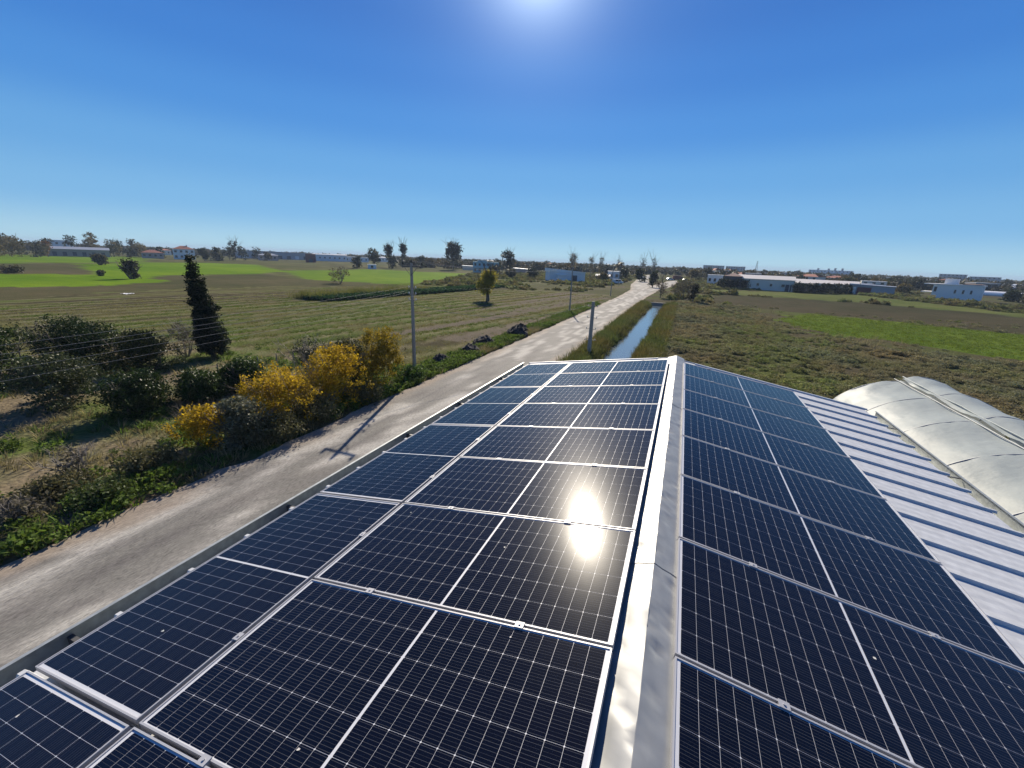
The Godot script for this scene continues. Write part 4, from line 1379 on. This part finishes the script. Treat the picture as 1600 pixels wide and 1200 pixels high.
	for i in 9500:
		var z := 5.0 - pow(rng.randf(), 0.9) * 95.0
		var w := 2.2 if z < -25.0 else 30.0
		var x := -16.25 - pow(rng.randf(), 1.6 if z > -25.0 else 1.0) * w
		var g := nz.get_noise_2d(x * 2.2 + 40.0, z * 2.2) * 1.5 + nz.get_noise_2d(x * 0.8, z * 0.8) * 1.2 - 0.05
		if x < -19.0 and g < -0.25 and rng.randf() < 0.8: continue
		if z > -60.0 and z < -24.0: g += 0.35
		if z > -15.0 and z < -3.0: g -= 0.5
		var kind := 1 if rng.randf() > 0.55 + g else (0 if rng.randf() < 0.6 else 2)
		pa[kind].append(turned(x, z, rng.randf_range(0.5, 1.25), rng.randf_range(0.6, 1.1)))
		ca[kind].append(white * rng.randf_range(0.7, 1.2))
	scatter("verge_grass", "green grass tufts along the left verge of the road", "grass", vg, M.grass, pa[0], ca[0])
	scatter("dry_verge_grass", "straw-coloured dry grass tufts on the left verge", "grass", vd, M.grass, pa[1], ca[1])
	scatter("verge_weeds", "leafy green weeds on the left verge and rough plot", "weeds", vl, M.grass, pa[2], ca[2])
	# canal banks
	var bank := tuft_mesh(821, 20, 0.62, 0.5, 0.035, Color(0.095, 0.115, 0.032), Color(0.18, 0.172, 0.06), 0.7)
	var p := []
	var c := []
	for i in 7000:
		var z := -8.0 - rng.randf() * 96.0
		var x := rng.randf_range(-8.9, -6.0) if rng.randf() < 0.52 else rng.randf_range(-4.0, -0.8)
		var off := nz.get_noise_2d(z * 2.0, 50.0) * 0.5
		if absf(x + 4.95 + off) < 1.35: continue
		var tone := nz.get_noise_2d(x * 2.0, z * 1.2)
		p.append(turned(x, z, rng.randf_range(0.6, 1.3), rng.randf_range(0.7, 1.2)))
		c.append(Color(1.0 + tone * 0.35, 1.0 - tone * 0.1, 1.0) * rng.randf_range(0.7, 1.15))
	scatter("bank_grass", "tall yellow-green grass on the banks of the water channel", "grass", bank, M.grass, p, c)
	# bright crop grass on the right
	var crop := tuft_mesh(831, 12, 0.16, 0.8, 0.05, Color(0.11, 0.155, 0.022), Color(0.17, 0.225, 0.036), 1.1)
	p = []
	c = []
	for i in 9000:
		var x := rng.randf_range(15.0, 80.0)
		var z := -rng.randf_range(50.0, 104.0)
		if not Geometry2D.is_point_in_polygon(Vector2(x, z), fields[7][1]): continue
		p.append(turned(x, z, rng.randf_range(0.7, 1.5)))
		c.append(white * rng.randf_range(0.75, 1.15))
	scatter("crop_grass", "bright green young crop on the right field", "crop", crop, M.grass, p, c)
	# vegetable plot: corn stalks and a row of cabbages
	var corn := tuft_mesh(841, 12, 1.5, 0.5, 0.07, Color(0.12, 0.13, 0.035), Color(0.20, 0.20, 0.06), 0.45)
	var cab := leaf_mesh(842, [[Vector3(0, 0.2, 0), Vector3(0.4, 0.25, 0.4)]], 20, 6, 0.08, 0.2, Color(0.025, 0.06, 0.025), Color(0.05, 0.10, 0.045), 0.4, 1.2)
	p = []
	c = []
	var p2 := []
	var c2 := []
	for i in 3200:
		var f := rng.randf()
		var z := lerpf(-57.0, -122.0, f)
		var x := lerpf(-63.0, -55.5, f) + rng.randf_range(-3.0, 3.5)
		if rng.randf() < 0.35 and z > -92.0:
			x -= 3.5
			p.append(turned(x, z, rng.randf_range(0.6, 1.2)))
			c.append(white * rng.randf_range(0.7, 1.2))
		else:
			p2.append(turned(x, z, rng.randf_range(0.8, 1.6)))
			c2.append(white * rng.randf_range(0.7, 1.2))
	scatter("corn_stalks", "yellowing corn stalks behind the dark vegetable rows", "corn", corn, M.grass, p, c)
	scatter("vegetable_rows", "dark green low vegetable rows in the stubble field", "vegetables", cab, M.grass, p2, c2)
	# rough grass and weeds of the farther meadows
	var rough := leaf_mesh(861, [[Vector3(0, 0.3, 0), Vector3(0.9, 0.4, 0.9)], [Vector3(0.8, 0.25, 0.3), Vector3(0.6, 0.35, 0.6)]], 30, 7, 0.22, 0.22, Color(0.13, 0.13, 0.060), Color(0.22, 0.20, 0.10), 0.2, 2.4)
	p = []
	c = []
	for i in 9000:
		var x := rng.randf_range(-110.0, 110.0)
		var z := -rng.randf_range(112.0, 340.0)
		if x > -28.0 and x < -3.0: continue
		if x < -16.0 and z > -118.0 and x > -60.0: continue
		var inside := false
		for f in fields:
			if f[0].g > 0.1 and f[0].r > 0.12 and f[2].has_point(Vector2(x, z)) and Geometry2D.is_point_in_polygon(Vector2(x, z), f[1]): inside = true
		if Geometry2D.is_point_in_polygon(Vector2(x, z), fields[8][1]): inside = true
		if inside: continue
		var q := nz.get_noise_2d(x * 0.5, z * 0.5)
		if q < -0.15: continue
		p.append(turned(x, z, rng.randf_range(0.5, 1.2) * (1.0 + q), rng.randf_range(0.5, 1.3)))
		c.append(Color(1.0, 1.0 + rng.randf_range(-0.1, 0.25), 0.9) * rng.randf_range(0.6, 1.15))
	scatter("rough_grass", "rough olive grass and weeds on the meadows beyond the fields", "grass", rough, M.grass, p, c)
	# the far belt of woods and gardens up to the horizon
	var wood := []
	for s in 4:
		var lob := []
		for i in 6:
			lob.append([Vector3(rng.randfn() * 2.0, rng.randf_range(1.6, 4.4), rng.randfn() * 2.0), Vector3(2.0, 1.7, 2.0)])
		wood.append(leaf_mesh(850 + s, lob, 60, 5, 0.6, 0.95, Color(0.030, 0.036, 0.020), Color(0.075, 0.072, 0.040), 0.4, 1.4))
	var wp := [[], [], [], []]
	var wc := [[], [], [], []]
	for i in 2600:
		var az := deg_to_rad(rng.randf_range(-76.0, 36.0))
		var d := lerpf(350.0, 1500.0, pow(rng.randf(), 1.4))
		if az < deg_to_rad(-36.0): d = maxf(d, 650.0)
		var x := sin(az) * d
		var z := -cos(az) * d
		if x > -40.0 and x < 5.0 and z > -430.0: continue
		var s := rng.randi() % 4
		var hue := rng.randf()
		var k := rng.randf_range(0.7, 1.2)
		wp[s].append(turned(x, z, rng.randf_range(0.7, 1.35), rng.randf_range(0.75, 1.25), 0.3))
		wc[s].append((Color(1, 1, 1) if hue < 0.7 else Color(1.9, 1.35, 0.8)) * k)
	for s in 4:
		scatter("far_woodland", "low far-off woods and gardens along the horizon", "woodland", wood[s], M.leaf, wp[s], wc[s])

# ---------------------------------------------------------------- buildings and vehicles far away

func facing(x: float, z: float) -> float:
	return atan2(0.1 - x, 1.9 - z)

func opening(called: String, parent: Node, p: Vector3, w: float, h: float, m: Material) -> void:
	var o := bar(called, p, Vector3(w, h, 0.06), m, parent)
	var k := MB.new()
	k.box(Vector3(0, -h / 2 - 0.06, 0.06) + p, Vector3(w + 0.3, 0.1, 0.2))
	if called == "window":
		put("sill", k.mesh(), M.pale_wall, o)

# roof: "flat", "gable" (ridge across), "hip", "shed" (falls to the right)
func building(called: String, label: String, x: float, z: float, turn: float, w: float, d: float, h: float, wall: Material, roof: String, rm: Material, rise: float, cols := 0, rows := 0, group := "", category := "building") -> Node3D:
	var t := thing(called, label, category, Vector3(x, GY - 0.1, z), turn, group)
	bar("wall", Vector3(0, h / 2, 0), Vector3(w, h, d), wall, t)
	var e := 0.35
	var k := MB.new()
	var hw := w / 2 + e
	var hd := d / 2 + e
	if roof == "flat":
		k.box(Vector3(0, h + 0.12, 0), Vector3(w + 0.3, 0.24, d + 0.3))
	elif roof == "gable":
		var a := h + rise
		k.prism(PackedVector2Array([Vector2(-hd, h), Vector2(hd, h), Vector2(hd, h + 0.12), Vector2(0, a + 0.12), Vector2(-hd, h + 0.12)]), -hw, hw)
	elif roof == "shed":
		k.prism(PackedVector2Array([Vector2(-hw, h), Vector2(hw, h), Vector2(hw, h + 0.2), Vector2(-hw, h + 0.2 + rise)]), -hd, hd)
	else:
		var r := minf(hw, hd)
		var q := [Vector3(-hw, h, hd), Vector3(hw, h, hd), Vector3(hw, h, -hd), Vector3(-hw, h, -hd)]
		var r0 := Vector3(-maxf(hw - r, 0.1), h + rise, 0)
		var r1 := Vector3(maxf(hw - r, 0.1), h + rise, 0)
		k.quad(q[0], q[1], r1, r0)
		k.quad(q[2], q[3], r0, r1)
		k.tri(q[1], q[2], r1, Vector3.RIGHT, Vector3.RIGHT, Vector3.RIGHT)
		k.tri(q[3], q[0], r0, Vector3.LEFT, Vector3.LEFT, Vector3.LEFT)
		k.quad(q[3], q[2], q[1], q[0])
	var o := put("roof", k.mesh(), rm, t)
	if roof == "gable":
		o.rotation.y = PI / 2
	for i in cols:
		for j in rows:
			var ww := minf(w / cols * 0.45, 1.5)
			var hh := minf(h / rows * 0.5, 1.5)
			opening("window", t, Vector3((i + 0.5) / cols * w - w / 2, (j + 0.55) / rows * h, d / 2 + 0.02), ww, hh, M.window)
	return t

func make_buildings() -> void:
	var b := building("long_barn", "long low tan barn with dark openings at the far left field edge", -384, -161, facing(-384, -161), 34, 9, 4.6, M.tan_wall, "gable", M.grey_roof, 1.6)
	for i in 7:
		opening("doorway", b, Vector3(-14 + i * 4.6, 1.7, 4.52), 1.9, 2.6, M.dark_wall)
	building("office_block", "grey-blue flat block rising behind the left barn", -520, -210, facing(-520, -210), 16, 12, 10.5, M.blue_wall, "flat", M.grey_roof, 0, 4, 2)
	building("white_shed", "white-roofed shed cut by the left picture edge", -362, -112, facing(-362, -112), 9, 8, 3.4, M.pale_wall, "gable", M.white_roof, 1.4)
	building("red_roof_house", "single-storey house with red roof left of the cypress top", -366, -197, facing(-366, -197), 12.5, 9, 4.1, M.pink_wall, "hip", M.red_roof, 1.9, 4, 1)
	b = building("red_roof_house", "two-storey white house with red hip roof beside the cypress top", -353, -211, facing(-353, -211), 13, 10, 7.4, M.white_wall, "hip", M.red_roof, 2.3, 4, 2)
	bar("chimney", Vector3(2.2, 9.6, 0), Vector3(0.8, 1.4, 0.8), M.grey_wall, b)
	# the long warehouse row behind the fields
	b = building("warehouse", "very long grey warehouse on the left horizon", -418, -345, facing(-418, -345), 78, 20, 7.2, M.grey_wall, "shed", M.grey_roof, 0.9)
	for i in 8:
		opening("loading_door", b, Vector3(-30 + i * 8.2, 2.2, 10.02), 3.8, 3.4, M.dark_wall if i % 3 else M.white_wall)
	b = building("warehouse", "maroon-fronted entrance block in the middle of the warehouse row", -311, -290, facing(-311, -290), 8.2, 9, 7.0, M.maroon, "flat", M.red_roof, 0)
	opening("doorway", b, Vector3(0, 1.6, 4.52), 3.0, 2.8, M.dark_wall)
	building("warehouse", "grey-blue warehouse right of the maroon entrance block", -364, -366, facing(-364, -366), 34, 18, 6.6, M.blue_wall, "gable", M.grey_roof, 1.0, 7, 1)
	building("warehouse", "low warehouse with pale roof left of the skyline trees", -350, -388, facing(-350, -388), 30, 16, 5.0, M.blue_wall, "shed", M.white_roof, 0.8, 6, 1)
	building("white_shed", "small white shed below the skyline tree trio", -182, -216, facing(-182, -216), 5, 4, 2.6, M.blue_wall, "flat", M.white_roof, 0, 1, 1)
	b = building("teal_house", "two-storey teal house with flat roof behind the willow", -121.5, -254, facing(-121.5, -254), 16.5, 10, 6.6, M.teal_wall, "flat", M.teal_wall, 0, 6, 2)
	bar("balcony", Vector3(0, 3.3, 5.6), Vector3(15.5, 0.25, 1.2), M.white_wall, b)
	bar("roof_parapet", Vector3(-2.5, 7.2, 2), Vector3(6, 0.9, 4), M.teal_wall, b)
	building("white_shed", "low white-roofed shed left of the teal house", -152, -292, facing(-152, -292), 13, 7, 2.8, M.pale_wall, "shed", M.white_roof, 0.4)
	building("white_shed", "low white-roofed shed right of the teal house", -103, -268, facing(-103, -268), 12, 7, 3.0, M.pink_wall, "shed", M.white_roof, 0.6)
	b = building("pale_barn", "pale blue metal barn with sloping roof beyond the stubble field", -52.3, -194.4, facing(-52.3, -194.4) + 0.25, 16.5, 10, 4.2, M.blue_wall, "shed", M.white_roof, 1.3)
	bar("annex", Vector3(-2.8, 1.45, 6.2), Vector3(4.2, 2.9, 2.4), M.blue_wall, b)
	bar("annex_roof", Vector3(-2.8, 2.98, 6.3), Vector3(4.6, 0.12, 2.8), M.white_roof, b)
	opening("doorway", b, Vector3(3.2, 1.5, 5.02), 2.6, 2.8, M.dark_wall)
	building("white_house", "small white house left of the junction behind the van", -36.5, -238, facing(-36.5, -238), 6.4, 6, 4.6, M.white_wall, "flat", M.white_roof, 0, 2, 1)
	b = building("tarp_shelter", "dark grey tarpaulin shelter before the small white house", -40.5, -228, facing(-40.5, -228), 7, 5, 2.2, M.dark_wall, "gable", M.grey_roof, 0.9)
	# right side
	b = building("farm_hall", "long pale hall with bright roof beyond the ploughed field", 32.5, -214, facing(32.5, -214) + 0.05, 21.5, 10, 4.6, M.pale_wall, "gable", M.cream_roof, 1.5)
	for i in 4:
		opening("window", b, Vector3(-7 + i * 4.6, 2.4, 5.02), 1.2, 1.0, M.window)
	opening("doorway", b, Vector3(8.8, 1.5, 5.02), 2.2, 2.8, M.dark_wall)
	for i in 6:
		bar("buttress", Vector3(-9.3 + i * 3.7, 2.1, 5.1), Vector3(0.35, 4.2, 0.2), M.pale_wall, b)
	building("farm_hall", "long low hall with cream roof behind the dark hedge", 58, -232, facing(58, -232), 26, 10, 3.6, M.pale_wall, "gable", M.cream_roof, 1.4)
	building("farm_hall", "short pale hall adjoining the long pale one", 47, -222, facing(47, -222), 9, 9, 3.6, M.pale_wall, "gable", M.cream_roof, 1.2)
	b = building("tiled_house", "dark house with wide tiled roof left of the pale hall", 19.8, -211, facing(19.8, -211), 6.6, 6, 5.4, M.dark_wall, "hip", M.tile_roof, 1.3, 2, 2)
	bar("chimney", Vector3(-3.0, 6.4, 0), Vector3(0.6, 1.6, 0.6), M.tile_roof, b)
	building("white_house", "white outbuilding left of the tiled-roof house", 14.2, -240, facing(14.2, -240), 7.0, 6, 5.0, M.white_wall, "flat", M.white_roof, 0, 3, 1)
	b = building("field_shed", "grey shed with wide maroon door right of the hedge", 73.3, -221, facing(73.3, -221), 14.5, 9, 3.7, M.grey_wall, "shed", M.grey_roof, 0.5)
	opening("sliding_door", b, Vector3(-2.4, 1.6, 4.52), 4.6, 3.0, M.maroon)
	bar("door_post", Vector3(-5.6, 1.6, 4.7), Vector3(0.9, 3.0, 0.3), M.white_wall, b)
	building("field_shed", "flat grey lean-to behind the shed with maroon door", 73, -240, facing(73, -240), 13, 8, 4.0, M.grey_wall, "flat", M.grey_roof, 0)
	# the white villa
	b = thing("white_villa", "modern white villa with stepped balconies near the right edge", "building", Vector3(97.5, GY - 0.1, -215.5), facing(97.5, -215.5) - 0.12)
	bar("wall", Vector3(1.6, 3.0, 0), Vector3(11.6, 5.2, 8), M.white_wall, b)
	bar("roof_slab", Vector3(-0.4, 5.75, 0), Vector3(16.4, 0.3, 8.6), M.white_wall, b)
	bar("balcony_slab", Vector3(-6.6, 2.7, 0), Vector3(4.8, 0.3, 8.0), M.white_wall, b)
	bar("end_wall", Vector3(-5.0, 3.6, 3.0), Vector3(1.6, 4.0, 1.6), M.white_wall, b)
	bar("penthouse", Vector3(-1.6, 6.9, -1.0), Vector3(3.6, 2.0, 4.0), M.white_wall, b)
	bar("terrace_wall", Vector3(4.6, 6.05, 0), Vector3(5.0, 0.35, 8.4), M.tile_roof, b)
	bar("basement", Vector3(1.6, 0.2, 0), Vector3(11.2, 0.6, 7.6), M.grey_wall, b)
	for x in [0.6, 2.8, 4.9]:
		opening("window", b, Vector3(x, 3.3, 4.02), 0.55, 1.3, M.window)
	opening("window", b, Vector3(-5.0, 3.8, 3.82), 0.8, 1.8, M.window)
	# far apartment blocks
	building("apartment_block", "left of two flat far apartment blocks above the tiled-roof house", 47, -900, facing(47, -900), 36, 16, 12.6, M.grey_wall, "flat", M.grey_wall, 0, 9, 4)
	building("apartment_block", "right of two flat far apartment blocks above the pale hall", 84, -900, facing(84, -900), 32, 16, 12.2, M.grey_wall, "flat", M.grey_wall, 0, 8, 4)
	b = building("apartment_block", "long far block with roof turrets on the right horizon", 232, -900, facing(232, -900), 62, 18, 11.5, M.blue_wall, "flat", M.grey_wall, 0, 12, 3)
	for x in [-18.0, -3.0, 6.0, 16.0]:
		bar("stair_tower", Vector3(x, 13.0, 0), Vector3(3.0, 3.4 if x < 0.0 else 5.2, 4), M.grey_wall, b)
	b = building("apartment_block", "terraced far block at the right, stepping down the horizon", 352, -800, facing(352, -800), 28, 16, 12.0, M.grey_wall, "flat", M.grey_wall, 0, 7, 4)
	building("apartment_block", "lower far block continuing the terraced one", 382, -790, facing(382, -790), 30, 16, 10.0, M.grey_wall, "flat", M.grey_wall, 0, 7, 3)
	# scattered town houses
	var r := RandomNumberGenerator.new()
	r.seed = 77
	var walls := [M.white_wall, M.pale_wall, M.pink_wall, M.tan_wall]
	for i in 26:
		var az := deg_to_rad(lerpf(2.0, 32.0, (i + r.randf() * 0.7) / 26.0))
		var d := r.randf_range(330.0, 640.0)
		var x := sin(az) * d
		var z := -cos(az) * d
		var red := r.randf() < 0.45
		building("town_house", "small far house with red roof in the town on the right" if red else "small far pale house with flat roof in the town on the right", x, z, facing(x, z) + r.randfn() * 0.4, r.randf_range(9, 14), r.randf_range(8, 10), r.randf_range(4.2, 6.8), walls[r.randi() % 4], "hip" if red else "flat", M.red_roof if red else M.white_roof, 1.6, 3, 2, "far red-roofed town houses" if red else "far flat-roofed town houses", "house")
	for i in 9:
		var az := deg_to_rad(lerpf(-68.0, -5.0, (i + r.randf() * 0.7) / 9.0))
		var d := r.randf_range(420.0, 640.0)
		var x := sin(az) * d
		var z := -cos(az) * d
		building("village_house", "small distant house half hidden in trees on the left horizon", x, z, facing(x, z) + r.randfn() * 0.4, r.randf_range(9, 16), 9, r.randf_range(4.0, 6.0), walls[r.randi() % 4], "hip", M.red_roof if i % 2 else M.grey_roof, 1.6, 3, 1, "far houses on the left horizon", "house")
	# white tunnel roofs near the right edge
	for q in [[221, -434, 44, 8, 5.2, "row of white tunnel roofs at the right edge, upper one"], [147, -290, 18, 7, 2.4, "low white tunnel roof below the upper one at the right edge"], [196, -392, 24, 8, 4.4, "white tunnel roof left of the upper one at the right edge"]]:
		var t := thing("tunnel_roof", q[5], "greenhouse", Vector3(q[0], GY - 0.1, q[1]), facing(q[0], q[1]), "white tunnels at the right edge")
		var poly := PackedVector2Array()
		for i in 9:
			var a := PI * i / 8.0
			poly.append(Vector2(cos(a) * q[3] / 2.0, q[4] - 1.6 + sin(a) * 1.6))
		poly.append(Vector2(-q[3] / 2.0, 0))
		poly.append(Vector2(q[3] / 2.0, 0))
		var k := MB.new()
		k.prism(poly, -q[2] / 2.0, q[2] / 2.0)
		var o := put("film_cover", k.mesh(), M.white_roof, t)
		o.rotation.y = PI / 2
		bar("side_wall", Vector3(0, (q[4] - 1.8) / 2.0, q[3] / 2.0 + 0.04), Vector3(q[2] - 1.0, q[4] - 1.8, 0.05), M.grey_wall, t)
	# lattice mast
	var t := thing("lattice_mast", "thin lattice mast on the horizon above the pale hall", "mast", Vector3(92, GY, -700))
	var k := MB.new()
	for s in [[-1, -1], [1, -1], [1, 1], [-1, 1]]:
		k.tube([Vector3(s[0] * 1.6, 0, s[1] * 1.6), Vector3(s[0] * 0.35, 20, s[1] * 0.35)], [0.16, 0.12], 4)
	for i in 7:
		var y := i * 2.8 + 1.0
		var w := lerpf(1.55, 0.4, y / 20.0)
		k.tube([Vector3(-w, y, w), Vector3(w, y + 2.4, w)], [0.09, 0.09], 4)
		k.tube([Vector3(w, y, w), Vector3(-w, y + 2.4, w)], [0.09, 0.09], 4)
	put("lattice", k.mesh(), M.iron, t)

func make_vehicle(called: String, label: String, x: float, z: float, turn: float, prof: Array, glass: Array, w: float, body: Material, wheels: Array, wr: float) -> void:
	var t := thing(called, label, called.split("_")[-1], Vector3(x, GY + 0.07, z), turn)
	var k := MB.new()
	var p := PackedVector2Array()
	for q in prof: p.append(Vector2(q[0], q[1]))
	k.prism(p, -w / 2, w / 2)
	put("body", k.mesh(), body, t)
	for g in glass:
		for s in [-1, 1]:
			var m := MB.new()
			var gp := PackedVector2Array()
			for q in g: gp.append(Vector2(q[0], q[1]))
			m.prism(gp, -0.015, 0.015)
			var o := put("window", m.mesh(), M.window, t)
			o.position.z = s * w / 2
	for wx in wheels:
		for s in [-1, 1]:
			var m := MB.new()
			m.tube([Vector3(wx, wr, s * (w / 2 - 0.12) - 0.11), Vector3(wx, wr, s * (w / 2 - 0.12) + 0.13)], [wr, wr], 14)
			put("wheel", m.mesh(), M.tyre, t)

func make_vehicles() -> void:
	var car := [[-2.1, 0.3], [2.1, 0.3], [2.15, 0.75], [1.3, 0.92], [0.6, 1.42], [-1.1, 1.45], [-1.9, 0.98], [-2.15, 0.9]]
	var cg := [[[-1.05, 0.95], [1.05, 0.95], [0.5, 1.36], [-0.95, 1.38]]]
	var van := [[-2.4, 0.35], [2.4, 0.35], [2.45, 0.95], [1.75, 1.15], [1.2, 1.95], [-2.35, 2.0], [-2.45, 0.9]]
	var vg := [[[0.55, 1.15], [1.55, 1.15], [1.12, 1.8], [0.55, 1.82]], [[-0.9, 1.15], [0.35, 1.15], [0.35, 1.82], [-0.9, 1.82]]]
	make_vehicle("parked_van", "white van parked left of the road junction beside the pole", -27.5, -192.5, 0.1, van, vg, 1.8, M.car_white, [-1.5, 1.5], 0.33)
	make_vehicle("distant_car", "small white car on the road straight beyond the junction", -24.8, -284.0, 1.3, car, cg, 1.75, M.car_white, [-1.3, 1.3], 0.32)
	make_vehicle("distant_car", "dark car right of the small white car beyond the junction", -19.6, -284.0, 0.2, car, cg, 1.75, M.car_dark, [-1.3, 1.3], 0.32)
	make_vehicle("distant_car", "white car right of the rusty truck on the side road", 0.6, -276.0, 0.4, car, cg, 1.75, M.car_white, [-1.3, 1.3], 0.32)
	make_vehicle("distant_car", "pale car left of the rusty truck on the side road", -8.6, -281.0, 0.5, car, cg, 1.75, M.car_white, [-1.3, 1.3], 0.32)
	make_vehicle("rusty_truck", "rust-red truck parked on the side road behind the thicket", -4.2, -284.0, 0.1, [[-3.0, 0.5], [3.0, 0.5], [3.0, 1.6], [2.6, 2.5], [1.5, 2.6], [1.4, 2.9], [-3.0, 2.9]], [[[1.7, 1.6], [2.8, 1.6], [2.5, 2.3], [1.7, 2.3]]], 2.2, M.rust, [-2.0, 2.0], 0.48)
	# fence posts behind the golden bushes
	for i in 7:
		var x := -27.6 + i * 0.25
		var z := -15.6 - i * 1.25
		var t := thing("fence_post", "thin weathered fence post behind the golden bushes, %s from the left" % ordinal(i), "fence post", Vector3(x, ground_at(x, z), z), 0.0, "fence posts at the field edge")
		var k := MB.new()
		k.tube([Vector3(0, -0.2, 0), Vector3(0.02 * sin(i * 2.0), 1.25, 0.03 * cos(i * 3.0))], [0.045, 0.035], 6)
		put("post", k.mesh(), M.grey_bark, t)
	# pale sheeting lying on the far field
	var t := thing("plastic_sheet", "crumpled white plastic sheet lying on the far left field", "plastic sheet", Vector3(-93.0, ground_at(-93, -43.5), -43.5))
	var g := []
	for i in 9:
		var row := []
		for j in 7:
			row.append(Vector3((i - 4) * 0.16, 0.10 + nz.get_noise_2d(i * 50.0, j * 50.0) * 0.22, (j - 3) * 0.26))
		g.append(row)
	var k := MB.new()
	for i in 8:
		for j in 6:
			k.quad(g[i][j], g[i][j + 1], g[i + 1][j + 1], g[i + 1][j])
	put("sheet", k.mesh(), M.white_roof, t)

# ----------------------------------------------------------------

func _ready() -> void:
	light_and_camera()
	make_materials()
	make_ground()
	make_roof_building()
	make_greenhouse(6.02, "white plastic tunnel greenhouse right beside the ribbed metal roof")
	make_greenhouse(10.45, "second plastic tunnel greenhouse, cut off by the right picture edge")
	make_buildings()
	make_panels()
	make_poles()
	make_near_plants()
	make_field_trees()
	make_undergrowth()
	make_vehicles()
